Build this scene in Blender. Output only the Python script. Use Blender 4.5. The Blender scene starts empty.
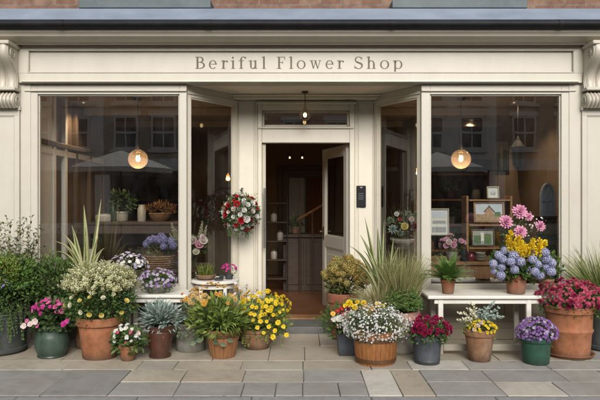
import bpy, math, random
from mathutils import Vector, Matrix, Quaternion, noise
random.seed(11)
R = random.random
U = random.uniform
PI = math.pi
COL = bpy.context.scene.collection
FPX, CAMY, EYE = 607.0, -6.744, 1.55        # focal length in photo pixels, camera distance and eye height

def X(px, y=0.0): return (px - 300) / FPX * (y - CAMY)
def Z(py, y=0.0): return EYE - (py - 200) / FPX * (y - CAMY)
def V(*a): return Vector(a)

# ------------------------------------------------------------------ mesh collector
class MB:
    def __init__(s): s.v = []; s.f = []; s.m = []; s.r = []
    def face(s, pts, m=0, r=None):
        b = len(s.v); s.v.extend([tuple(p) for p in pts])
        s.f.append(tuple(range(b, b + len(pts)))); s.m.append(m); s.r.append(R() if r is None else r)
    def faces(s, vs, fs, m=0, r=None):
        b = len(s.v); s.v.extend([tuple(p) for p in vs]); r = R() if r is None else r
        for f in fs:
            s.f.append(tuple(b + i for i in f)); s.m.append(m); s.r.append(r)
    def box(s, x0, y0, z0, x1, y1, z1, m=0, bev=0.0, r=None):
        if x1 < x0: x0, x1 = x1, x0
        if y1 < y0: y0, y1 = y1, y0
        if z1 < z0: z0, z1 = z1, z0
        b = min(bev, (x1-x0)*.45, (y1-y0)*.45, (z1-z0)*.45)
        if b <= 0:
            vs = [(x, y, z) for x in (x0, x1) for y in (y0, y1) for z in (z0, z1)]
            s.faces(vs, [(0,1,3,2),(4,6,7,5),(0,4,5,1),(2,3,7,6),(0,2,6,4),(1,5,7,3)], m, r); return
        vs = []; idx = {}
        xs, ys, zs = (x0, x1), (y0, y1), (z0, z1)
        for i in (0,1):
            for j in (0,1):
                for k in (0,1):
                    sx, sy, sz = (b if i == 0 else -b), (b if j == 0 else -b), (b if k == 0 else -b)
                    idx[i,j,k,0] = len(vs); vs.append((xs[i], ys[j]+sy, zs[k]+sz))
                    idx[i,j,k,1] = len(vs); vs.append((xs[i]+sx, ys[j], zs[k]+sz))
                    idx[i,j,k,2] = len(vs); vs.append((xs[i]+sx, ys[j]+sy, zs[k]))
        fs = []
        for a in range(3):
            o = [q for q in range(3) if q != a]
            for e in (0,1):
                q = []
                for (p, w) in ((0,0),(1,0),(1,1),(0,1)):
                    c = [0,0,0]; c[a] = e; c[o[0]] = p; c[o[1]] = w; q.append(idx[c[0],c[1],c[2],a])
                fs.append(tuple(q))
            for p in (0,1):
                for w in (0,1):
                    q = []
                    for e, n in ((0,o[0]),(1,o[0]),(1,o[1]),(0,o[1])):
                        c = [0,0,0]; c[a] = e; c[o[0]] = p; c[o[1]] = w; q.append(idx[c[0],c[1],c[2],n])
                    fs.append(tuple(q))
        for i in (0,1):
            for j in (0,1):
                for k in (0,1): fs.append(tuple(idx[i,j,k,n] for n in range(3)))
        s.faces(vs, fs, m, r)
    def obox(s, c, ax, ay, az, hx, hy, hz, m=0):
        vs = [c + ax*(i*hx) + ay*(j*hy) + az*(k*hz) for i in (-1,1) for j in (-1,1) for k in (-1,1)]
        s.faces(vs, [(0,1,3,2),(4,6,7,5),(0,4,5,1),(2,3,7,6),(0,2,6,4),(1,5,7,3)], m)
    def lathe(s, prof, seg=32, m=0, c=(0,0,0), wob=0.0, cap=False):
        vs = []; fs = []
        n = len(prof); ph = R()*6
        for k in range(seg):
            a = 2*PI*k/seg
            for (r, z) in prof:
                rr = r*(1 + wob*math.sin(2*a+ph) + wob*.6*math.sin(5*a+ph*2+z*9))
                vs.append((c[0]+rr*math.cos(a), c[1]+rr*math.sin(a), c[2]+z))
        for k in range(seg):
            k2 = (k+1) % seg
            for i in range(n-1): fs.append((k*n+i, k2*n+i, k2*n+i+1, k*n+i+1))
        if cap: fs.append(tuple(k*n+n-1 for k in range(seg)))
        s.faces(vs, fs, m)
    def tube(s, pts, rad, seg=6, m=0, r=None):
        pts = [Vector(p) for p in pts]; vs = []; fs = []; n = len(pts)
        for i, p in enumerate(pts):
            t = (pts[min(i+1,n-1)] - pts[max(i-1,0)])
            if t.length < 1e-9: t = V(0,0,1)
            t.normalize(); a = t.orthogonal().normalized() if i == 0 else (a - t*a.dot(t)).normalized()
            b = t.cross(a); q = rad[i] if isinstance(rad, (list, tuple)) else rad
            for k in range(seg):
                w = 2*PI*k/seg; vs.append(p + a*(math.cos(w)*q) + b*(math.sin(w)*q))
        for i in range(n-1):
            for k in range(seg): fs.append((i*seg+k, i*seg+(k+1)%seg, (i+1)*seg+(k+1)%seg, (i+1)*seg+k))
        fs.append(tuple(range(seg))[::-1]); fs.append(tuple((n-1)*seg+k for k in range(seg)))
        s.faces(vs, fs, m, r)
    def ball(s, c, r, m=0, seg=16, rings=10, sz=1.0):
        prof = [(max(1e-4, r*math.sin(PI*i/rings)), -r*sz*math.cos(PI*i/rings)) for i in range(rings+1)]
        s.lathe(prof, seg, m, c)
    def prism(s, poly, x0, x1, m=0):
        """poly: (y, z) points, extruded along x"""
        n = len(poly); vs = [(x0, y, z) for y, z in poly] + [(x1, y, z) for y, z in poly]
        s.faces(vs, [(i, (i+1) % n, n+(i+1) % n, n+i) for i in range(n)] + [tuple(range(n))[::-1], tuple(range(n, 2*n))], m)
    # --- plant pieces
    def leaf(s, p, d, nrm, L, W, m=0, r=None, fold=.25, droop=0.0):
        d = d.normalized(); side = d.cross(nrm)
        if side.length < 1e-4: side = d.orthogonal()
        side.normalize(); up = side.cross(d)
        mid = p + d*(L*.5); tip = p + d*L - V(0,0,1)*(L*droop)
        s.faces([p, mid + side*(W*.5) + up*(W*fold), tip, mid - side*(W*.5) + up*(W*fold), mid], [(0,1,2,4),(0,4,2,3)], m, r)
    def strap(s, p, d, L, W, n=7, curl=1.0, mats=(0,0,0), r=None, tipw=.05, base=.5, twist=0.0, side=None):
        """arching strap leaf: three columns of quads across its width"""
        d = d.normalized(); pos = Vector(p); side = (d.cross(V(0,0,1)) if side is None else d.cross(side))
        if side.length < 1e-3: side = V(math.cos(R()*6), math.sin(R()*6), 0)
        side.normalize(); side = Quaternion(d, twist) @ side
        rows = []; cur = d.copy()
        for i in range(n+1):
            t = i/n; w = W*(base + (1-base)*min(1, t*3)) * max(tipw, 1 - max(0, (t-.35)/.65)**2.1)
            up = side.cross(cur)
            rows.append([pos - side*w*.5 + up*w*.18, pos - side*w*.16, pos + side*w*.16, pos + side*w*.5 + up*w*.18])
            cur = (cur + V(0,0,-1)*(curl*t*1.6/n)).normalized(); pos = pos + cur*(L/n)
        vs = [q for row in rows for q in row]; rr = R() if r is None else r
        for j in range(3):
            s.faces(vs, [(i*4+j, i*4+j+1, i*4+5+j, i*4+4+j) for i in range(n)], mats[j], rr)
    def blade(s, p, d, L, W, n=5, curl=1.0, m=0, r=None):
        d = d.normalized(); pos = Vector(p); a = R()*6; side = d.cross(V(math.cos(a), math.sin(a), .2)).normalized()
        cur = d.copy(); vs = []
        for i in range(n+1):
            t = i/n; w = W*(1-t**1.5)+W*.04
            vs += [pos - side*w*.5, pos + side*w*.5]
            cur = (cur + V(0,0,-1)*(curl*t*1.6/n)).normalized(); pos = pos + cur*(L/n)
        s.faces(vs, [(2*i, 2*i+1, 2*i+3, 2*i+2) for i in range(n)], m, r)
        return pos
    def petal(s, p, d, nrm, L, W, m=0, r=None, cup=0.0):
        """rounded petal"""
        d = d.normalized(); side = d.cross(nrm).normalized(); up = side.cross(d).normalized()
        def q(u, w): return p + d*(u*L) + side*(w*W) + up*(cup*L*u*u) + up*(abs(w)*W*.25)
        vs = [q(0,-.12), q(0,.12), q(.45,.42), q(.45,-.42), q(.8,.5), q(.8,-.5), q(1,.22), q(1,-.22)]
        s.faces(vs, [(0,1,2,3),(3,2,4,5),(5,4,6,7)], m, r)
    def mesh(s, name, mats, smooth=False):
        me = bpy.data.meshes.new(name)
        me.from_pydata(s.v, [], s.f)
        for mt in (mats if isinstance(mats, (list, tuple)) else [mats]): me.materials.append(mt)
        me.polygons.foreach_set('material_index', s.m)
        at = me.attributes.new('rnd', 'FLOAT', 'FACE'); at.data.foreach_set('value', s.r)
        if smooth:
            me.polygons.foreach_set('use_smooth', [True]*len(s.f))
            try: me.set_sharp_from_angle(angle=math.radians(38))
            except Exception: pass
        me.update()
        return me
    def build(s, name, mats, parent=None, smooth=False, loc=None, fix=False):
        o = bpy.data.objects.new(name, s.mesh(name, mats, smooth)); COL.objects.link(o)
        if parent is not None: o.parent = parent
        if loc is not None: o.location = loc
        return o

def fixn(o):
    import bmesh
    bm = bmesh.new(); bm.from_mesh(o.data); bmesh.ops.recalc_face_normals(bm, faces=bm.faces); bm.to_mesh(o.data); bm.free()
    return o

def tag(o, label=None, cat=None, group=None, kind=None):
    if label: o['label'] = label
    if cat: o['category'] = cat
    if group: o['group'] = group
    if kind: o['kind'] = kind
    return o
def thing(name, label, cat, loc=(0,0,0), group=None):
    o = bpy.data.objects.new(name, None); COL.objects.link(o); o.location = loc; o.empty_display_size = .1
    return tag(o, label, cat, group)

# ------------------------------------------------------------------ materials
def newmat(name):
    m = bpy.data.materials.new(name); m.use_nodes = True; nt = m.node_tree
    return m, nt, nt.nodes['Principled BSDF'], nt.nodes['Material Output']
def N(nt, t, **k):
    n = nt.nodes.new(t)
    for a, b in k.items(): setattr(n, a, b)
    return n
def ramp(nt, fac, stops, interp='LINEAR'):
    r = N(nt, 'ShaderNodeValToRGB'); r.color_ramp.interpolation = interp
    e = r.color_ramp.elements
    while len(e) < len(stops): e.new(.5)
    for i, (p, c) in enumerate(stops): e[i].position = p; e[i].color = (*c, 1)
    nt.links.new(fac, r.inputs[0]); return r
def mixc(nt, fac, a, b, mode='MIX'):
    n = N(nt, 'ShaderNodeMix', data_type='RGBA', blend_type=mode)
    for sock, val in ((n.inputs[0], fac), (n.inputs[6], a), (n.inputs[7], b)):
        if hasattr(val, 'links'): nt.links.new(val, sock)
        elif isinstance(val, (tuple, list)): sock.default_value = (*val, 1)
        else: sock.default_value = val
    return n.outputs[2]
def noise_n(nt, scale, detail=4, rough=.6, stretch=None, vec='Object'):
    tc = N(nt, 'ShaderNodeTexCoord'); n = N(nt, 'ShaderNodeTexNoise')
    n.inputs['Scale'].default_value = scale; n.inputs['Detail'].default_value = detail; n.inputs['Roughness'].default_value = rough
    if stretch:
        mp = N(nt, 'ShaderNodeMapping'); mp.inputs['Scale'].default_value = stretch
        nt.links.new(tc.outputs[vec], mp.inputs[0]); nt.links.new(mp.outputs[0], n.inputs['Vector'])
    else: nt.links.new(tc.outputs[vec], n.inputs['Vector'])
    return n.outputs['Fac']
def bump(nt, bs, h, strength=.2, dist=.01):
    b = N(nt, 'ShaderNodeBump'); b.inputs['Strength'].default_value = strength; b.inputs['Distance'].default_value = dist
    nt.links.new(h, b.inputs['Height']); nt.links.new(b.outputs[0], bs.inputs['Normal'])
def sc(c, k): return tuple(min(1, x*k) for x in c)

def solid(name, col, rough=.6, var=.18, scale=9, metal=0.0, bumps=.1, dirt=None, dirtamt=.4, stretch=None, spec=None):
    m, nt, bs, out = newmat(name)
    n1 = noise_n(nt, scale, stretch=stretch)
    c = ramp(nt, n1, [(.3, sc(col, 1-var)), (.7, sc(col, 1+var))]).outputs[0]
    if dirt:
        n2 = noise_n(nt, scale*.35, 6, .7)
        f = ramp(nt, n2, [(.48, (0,0,0)), (.72, (dirtamt,)*3)]).outputs[0]
        c = mixc(nt, f, c, dirt)
    nt.links.new(c, bs.inputs['Base Color'])
    bs.inputs['Roughness'].default_value = rough; bs.inputs['Metallic'].default_value = metal
    if spec is not None: bs.inputs['Specular IOR Level'].default_value = spec
    if bumps: bump(nt, bs, noise_n(nt, scale*4, 3), bumps, .004)
    return m

def paint(name, col, grime=(.30,.25,.17), amt=.35, rough=.45):
    """old gloss paint: faint brush streaks, weather stains, dirt gathered in corners"""
    m, nt, bs, out = newmat(name)
    st = noise_n(nt, 6, 5, .65, (1.2, 1.2, .18))
    c = ramp(nt, st, [(.25, sc(col, .95)), (.75, sc(col, 1.03))]).outputs[0]
    n2 = noise_n(nt, 2.2, 7, .72)
    f = ramp(nt, n2, [(.45, (0,0,0)), (.8, (amt*.6,)*3)]).outputs[0]
    c = mixc(nt, f, c, grime)
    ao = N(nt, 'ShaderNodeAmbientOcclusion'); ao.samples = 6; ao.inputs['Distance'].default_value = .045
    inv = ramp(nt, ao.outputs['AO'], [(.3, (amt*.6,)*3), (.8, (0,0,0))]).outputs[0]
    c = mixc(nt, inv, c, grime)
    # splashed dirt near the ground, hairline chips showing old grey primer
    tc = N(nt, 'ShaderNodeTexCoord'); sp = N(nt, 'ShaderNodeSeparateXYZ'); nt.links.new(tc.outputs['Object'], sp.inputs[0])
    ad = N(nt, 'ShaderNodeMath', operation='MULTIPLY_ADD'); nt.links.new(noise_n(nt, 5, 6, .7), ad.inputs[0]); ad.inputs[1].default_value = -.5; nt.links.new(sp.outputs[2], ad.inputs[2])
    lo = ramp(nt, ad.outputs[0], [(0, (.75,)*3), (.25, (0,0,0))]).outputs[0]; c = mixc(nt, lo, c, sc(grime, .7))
    ch = ramp(nt, noise_n(nt, 26, 5, .75), [(.735, (0,0,0)), (.75, (.7,)*3)]).outputs[0]; c = mixc(nt, ch, c, (.33,.31,.28))
    nt.links.new(c, bs.inputs['Base Color']); bs.inputs['Roughness'].default_value = rough
    bump(nt, bs, noise_n(nt, 40, 3, .5, (1, 1, .12)), .06, .002)
    return m

def wood(name, a, b, rough=.55, scale=5, stretch=(1, 1, 10)):
    m, nt, bs, out = newmat(name)
    n1 = noise_n(nt, scale, 6, .65, stretch)
    c = ramp(nt, n1, [(.3, a), (.5, tuple((x+y)/2 for x, y in zip(a, b))), (.72, b)]).outputs[0]
    n2 = noise_n(nt, 3, 4); c = mixc(nt, ramp(nt, n2, [(.4, (0,0,0)), (.8, (.5,)*3)]).outputs[0], c, sc(a, .6))
    nt.links.new(c, bs.inputs['Base Color']); bs.inputs['Roughness'].default_value = rough
    bump(nt, bs, n1, .25, .004); return m

def pottery(name, col, stain=(.5,.44,.38), dark=(.08,.06,.04), rough=.85, gloss=0, amt=.55):
    m, nt, bs, out = newmat(name)
    n1 = noise_n(nt, 14, 6, .7); c = ramp(nt, n1, [(.3, sc(col, .62)), (.7, sc(col, 1.25))]).outputs[0]
    n2 = noise_n(nt, 5, 7, .7, (1, 1, .6)); c = mixc(nt, ramp(nt, n2, [(.46, (0,0,0)), (.72, (amt,)*3)]).outputs[0], c, stain)
    n3 = noise_n(nt, 8, 6, .75, (1, 1, .35)); c = mixc(nt, ramp(nt, n3, [(.5, (0,0,0)), (.75, (amt,)*3)]).outputs[0], c, dark)
    tc = N(nt, 'ShaderNodeTexCoord'); sp = N(nt, 'ShaderNodeSeparateXYZ'); nt.links.new(tc.outputs['Object'], sp.inputs[0])
    lo = ramp(nt, sp.outputs[2], [(.0, (.7,)*3), (.09, (0,0,0))]).outputs[0]; c = mixc(nt, lo, c, dark)
    nt.links.new(c, bs.inputs['Base Color']); bs.inputs['Roughness'].default_value = rough
    bump(nt, bs, noise_n(nt, 45, 4), .22, .004); return m

def leafmat(name, cols, rough=.5, trans=.3, spec=.35):
    """foliage or petals: colour from each leaf's own random value"""
    m, nt, bs, out = newmat(name)
    a = N(nt, 'ShaderNodeAttribute', attribute_name='rnd')
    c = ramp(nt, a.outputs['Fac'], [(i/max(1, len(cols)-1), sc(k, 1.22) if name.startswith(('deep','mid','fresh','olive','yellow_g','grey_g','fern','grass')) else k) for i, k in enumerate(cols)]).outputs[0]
    n = noise_n(nt, 55, 2); c = mixc(nt, .45, c, ramp(nt, n, [(.3, (.45,.45,.45)), (.7, (1,1,1))]).outputs[0], 'MULTIPLY')
    nt.links.new(c, bs.inputs['Base Color']); bs.inputs['Roughness'].default_value = rough; bs.inputs['Specular IOR Level'].default_value = spec
    t = N(nt, 'ShaderNodeBsdfTranslucent'); nt.links.new(c, t.inputs[0])
    mx = N(nt, 'ShaderNodeMixShader'); mx.inputs[0].default_value = trans
    nt.links.new(bs.outputs[0], mx.inputs[1]); nt.links.new(t.outputs[0], mx.inputs[2]); nt.links.new(mx.outputs[0], out.inputs[0])
    return m
def emis(name, col, k):
    m, nt, bs, out = newmat(name); e = N(nt, 'ShaderNodeEmission'); e.inputs[0].default_value = (*col, 1); e.inputs[1].default_value = k
    nt.links.new(e.outputs[0], out.inputs[0]); return m
def glass(name, refl=2.0, tint=(.92,.94,.93), wav=.0):
    m, nt, bs, out = newmat(name)
    t = N(nt, 'ShaderNodeBsdfTransparent'); t.inputs[0].default_value = (*tint, 1)
    g = N(nt, 'ShaderNodeBsdfGlossy'); g.inputs['Roughness'].default_value = .0
    fr = N(nt, 'ShaderNodeFresnel'); ge = N(nt, 'ShaderNodeNewGeometry'); mr = N(nt, 'ShaderNodeMapRange'); mr.inputs[3].default_value = 1.5; mr.inputs[4].default_value = 1/1.5
    nt.links.new(ge.outputs['Backfacing'], mr.inputs[0]); nt.links.new(mr.outputs[0], fr.inputs[0])
    mu = N(nt, 'ShaderNodeMath', operation='MULTIPLY', use_clamp=True); mu.inputs[1].default_value = refl
    nt.links.new(fr.outputs[0], mu.inputs[0])
    if wav:
        b = N(nt, 'ShaderNodeBump'); b.inputs['Strength'].default_value = wav; b.inputs['Distance'].default_value = .02
        nt.links.new(noise_n(nt, 1.4, 2, .4), b.inputs['Height']); nt.links.new(b.outputs[0], g.inputs['Normal'])
    mx = N(nt, 'ShaderNodeMixShader'); nt.links.new(mu.outputs[0], mx.inputs[0]); nt.links.new(t.outputs[0], mx.inputs[1]); nt.links.new(g.outputs[0], mx.inputs[2])
    # a thin film of street dust and wiped smears, its pale veil also imitating reflections
    df = N(nt, 'ShaderNodeBsdfDiffuse'); df.inputs[0].default_value = (.7,.68,.64,1)
    fm = ramp(nt, noise_n(nt, 2.6, 7, .75, (1, 1, .45)), [(.42, (.0,)*3), (.72, (.014,)*3)]).outputs[0]
    m2 = N(nt, 'ShaderNodeMixShader'); nt.links.new(fm, m2.inputs[0]); nt.links.new(mx.outputs[0], m2.inputs[1]); nt.links.new(df.outputs[0], m2.inputs[2])
    nt.links.new(m2.outputs[0], out.inputs[0]); return m

def brick(name, a, b, mortar, scale=1.0):
    m, nt, bs, out = newmat(name)
    tc = N(nt, 'ShaderNodeTexCoord'); mp = N(nt, 'ShaderNodeMapping'); mp.inputs['Rotation'].default_value = (PI/2, 0, 0)
    nt.links.new(tc.outputs['Object'], mp.inputs[0])
    k = N(nt, 'ShaderNodeTexBrick'); nt.links.new(mp.outputs[0], k.inputs['Vector'])
    k.inputs['Color1'].default_value = (*a, 1); k.inputs['Color2'].default_value = (*b, 1); k.inputs['Mortar'].default_value = (*mortar, 1)
    k.inputs['Scale'].default_value = scale; k.inputs['Brick Width'].default_value = .23; k.inputs['Row Height'].default_value = .075
    k.inputs['Mortar Size'].default_value = .008; k.inputs['Mortar Smooth'].default_value = .3
    c = mixc(nt, ramp(nt, noise_n(nt, 9, 5, .7), [(.4, (0,0,0)), (.7, (.7,)*3)]).outputs[0], k.outputs[0], sc(a, .45))
    nt.links.new(c, bs.inputs['Base Color']); bs.inputs['Roughness'].default_value = .9
    bump(nt, bs, k.outputs['Fac'], -.5, .01); return m
SKY_K, SUN_K = 0.175, 2.8
# ------------------------------------------------------------------ materials of the place
CREAM = (.485, .458, .395)
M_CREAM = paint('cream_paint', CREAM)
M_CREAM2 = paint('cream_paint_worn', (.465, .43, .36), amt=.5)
M_RECESS = paint('recess_window_paint_lit', (.61, .57, .48))  # cream lightened to put the recess's missing bounce light into the colour
M_RISER = paint('riser_paint_with_shade', (.36, .325, .265), amt=.6)  # darker copy of the cream, with the riser's shade put into it
M_WHITE = paint('white_paint', (.68, .66, .61), amt=.4)
M_LEAD = solid('lead_sheet', (.165, .20, .255), .42, .14, 3, bumps=.15, stretch=(1, 1, 3))
M_GUTTER = solid('black_gutter_paint', (.009, .010, .012), .6, .3, 6, dirt=(.03, .03, .03), dirtamt=.3, spec=.2)
M_BRICK = brick('old_red_brick', (.15, .075, .05), (.23, .145, .10), (.17, .145, .12))
M_SILL = solid('slate_sill', (.075, .10, .112), .6, .2, 5, dirt=(.1, .1, .09))
M_LETTER = solid('bronze_letter_paint', (.085, .06, .036), .5, .25, 20, bumps=0)
M_GLASS = glass('shop_glass', 5.0, wav=.05)
M_GLASS2 = glass('door_glass', 2.2, wav=.03)
M_PGLASS = glass('picture_glass', 1.2)
M_DARK = solid('dark_iron', (.02, .02, .02), .45, .3, 20)
M_CHROME = solid('brushed_steel', (.5, .5, .5), .3, .1, 30, metal=1.0)
M_BRASS = solid('aged_brass', (.10, .065, .03), .4, .2, 20, metal=.8)
M_WOOD = wood('warm_oak', (.16, .075, .03), (.34, .18, .08))
M_WOODX = wood('oak_boards', (.16, .075, .03), (.32, .17, .075), stretch=(10, 1, 1))
M_WOODD = wood('dark_wood', (.025, .014, .008), (.07, .04, .022))
M_FLOOR = wood('hall_floor_boards', (.06, .024, .010), (.17, .07, .028), .4, 4, (1, 8, 1))
M_OCHRE = solid('ochre_wall_plaster', (.16, .112, .066), .8, .2, 2, bumps=.05)
M_BROWN = solid('brown_wall_panelling', (.085, .055, .033), .7, .3, 3, bumps=.05, stretch=(5, 5, .5))
M_CEIL = solid('cream_ceiling', (.26, .215, .16), .8, .1, 2, bumps=.03)
M_STEP = solid('slate_step', (.11, .108, .105), .65, .25, 5, dirt=(.2, .18, .15), dirtamt=.3)
M_BULB = emis('warm_bulb', (1, .60, .24), 26)
M_SPOT = emis('ceiling_spot_bulb', (1, .72, .42), 9)
def frosted(name, tint, body, k):
    m, nt, bs, out = newmat(name)
    t = N(nt, 'ShaderNodeBsdfTransparent'); t.inputs[0].default_value = (*tint, 1)
    d = N(nt, 'ShaderNodeBsdfTranslucent'); d.inputs[0].default_value = (*body, 1)
    g = N(nt, 'ShaderNodeBsdfGlossy'); g.inputs['Roughness'].default_value = .05
    a = N(nt, 'ShaderNodeMixShader'); a.inputs[0].default_value = k; nt.links.new(t.outputs[0], a.inputs[1]); nt.links.new(d.outputs[0], a.inputs[2])
    fr = N(nt, 'ShaderNodeFresnel'); b = N(nt, 'ShaderNodeMixShader'); nt.links.new(fr.outputs[0], b.inputs[0]); nt.links.new(a.outputs[0], b.inputs[1]); nt.links.new(g.outputs[0], b.inputs[2])
    nt.links.new(b.outputs[0], out.inputs[0]); return m
M_AMBER = frosted('amber_globe_glass', (.86, .70, .52), (.62, .44, .28), .09)

# ------------------------------------------------------------------ letters
def lettering(mb, y):
    lay = [0]
    def put(poly, x0, sx, S, zb):
        lay[0] += 1; d = y - .0001*(lay[0] % 6)
        mb.face([(x0 + px*sx, d, zb + pz*S) for px, pz in poly], 0, .5)
    def glyph(ch, pa, pb):
        S = 12/FPX*(y-CAMY); xa, xb = X(pa, y), X(pb, y); zb = Z(68.7, y)
        g = []
        def rc(a, b, c, d): g.append([(a, b), (c, b), (c, d), (a, d)])
        def ring(cx, cy, rx, ry, a0, a1, ts=.15, th=.065, n=22):
            for i in range(n):
                q = [math.radians(a0+(a1-a0)*(i+e)/n) for e in (0, 1)]
                g.append([(cx+rx*math.cos(q[0]), cy+ry*math.sin(q[0])), (cx+rx*math.cos(q[1]), cy+ry*math.sin(q[1])),
                          (cx+(rx-ts)*math.cos(q[1]), cy+(ry-th)*math.sin(q[1])), (cx+(rx-ts)*math.cos(q[0]), cy+(ry-th)*math.sin(q[0]))])
        def dot(cx, cy, r): g.append([(cx+r*math.cos(k*PI/6), cy+r*math.sin(k*PI/6)) for k in range(12)])
        def stem(x, b, t, ser=True, flag=True, w=.15):
            rc(x, b, x+w, t)
            if ser: rc(x-.10, b, x+w+.10, b+.045)
            if flag: g.append([(x-.11, t-.07), (x, t-.1), (x+w, t), (x+w, t+.02), (x-.11, t-.03)])
        if ch == 'B':
            W = .83; rc(.12, 0, .28, 1); rc(0, .95, .3, 1); rc(0, 0, .3, .05)
            ring(.38, .755, .34, .245, -90, 90, .14); rc(.25, .945, .39, 1); rc(.25, .51, .39, .565)
            ring(.40, .285, .43, .285, -90, 90, .15); rc(.25, 0, .41, .055)
        elif ch == 'F':
            W = .72; rc(.12, 0, .28, 1); rc(0, 0, .4, .05); rc(0, .945, .7, 1); rc(.64, .74, .70, .95); rc(.25, .5, .52, .555); rc(.48, .41, .53, .65)
        elif ch == 'S':
            W = .75; ring(.37, .75, .31, .27, 25, 262, .12, .055); ring(.38, .27, .36, .29, -155, 82, .13, .055)
            g.append([(.10, .66), (.22, .50), (.68, .30), (.62, .46), (.30, .62)]); rc(.62, .73, .67, .99); rc(.03, .0, .08, .28)
        elif ch == 'e':
            W = .64; ring(.32, .345, .33, .365, 0, 318, .13, .05); rc(.08, .36, .64, .41)
        elif ch == 'o':
            W = .74; ring(.37, .345, .37, .365, 0, 360, .135, .05, 30)
        elif ch == 'r':
            W = .58; stem(.13, 0, .70); ring(.42, .47, .22, .22, 45, 175, .10, .06); dot(.51, .60, .075)
        elif ch == 'i':
            W = .34; stem(.11, 0, .70); dot(.17, .92, .082)
        elif ch == 'l':
            W = .34; stem(.11, 0, 1.02)
        elif ch == 'f':
            W = .64; stem(.15, 0, .80, True, False); rc(.01, .64, .46, .69); ring(.40, .78, .25, .24, 35, 180, .12, .055); dot(.56, .92, .075)
        elif ch == 'u':
            W = .70; stem(.10, .2, .70, False, True); ring(.335, .235, .235, .255, 180, 345, .125, .065); stem(.48, 0, .70, False, True); rc(.48, 0, .71, .045)
        elif ch == 'h':
            W = .74; stem(.10, 0, 1.02); ring(.38, .43, .27, .275, 0, 155, .125, .065); stem(.525, 0, .45, True, False)
        elif ch == 'p':
            W = .77; stem(.10, -.32, .70); ring(.42, .345, .35, .365, -150, 150, .13, .05)
        elif ch == 'w':
            W = .98
            for a, b, wd in ((.10, .30, .13), (.30, .48, .06), (.42, .66, .13), (.66, .86, .06)):
                if wd > .1: g.append([(a-.02, .7), (a+.13, .7), (b+.06, 0), (b-.02, 0)])
                else: g.append([(a-.01, 0), (a+.05, 0), (b+.05, .7), (b-.01, .7)])
            rc(0, .655, .3, .7); rc(.36, .655, .6, .7); rc(.74, .655, .98, .7)
        sx = (xb - xa)/W
        for poly in g: put(poly, xa, sx, S, zb)
    for ch, a, b in (('B',195.1,205),('e',209,216.7),('r',221,228),('i',230.9,234.9),('f',238.5,246.2),('u',248.8,257.2),('l',261.7,265.8),
                     ('F',276.7,285.3),('l',289,293),('o',296.7,305.6),('w',309.6,321.3),('e',325.7,333.4),('r',337,344),
                     ('S',354,363),('h',366.7,375.6),('o',380,389.2),('p',393,402.4)):
        glyph(ch, a, b)

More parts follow.
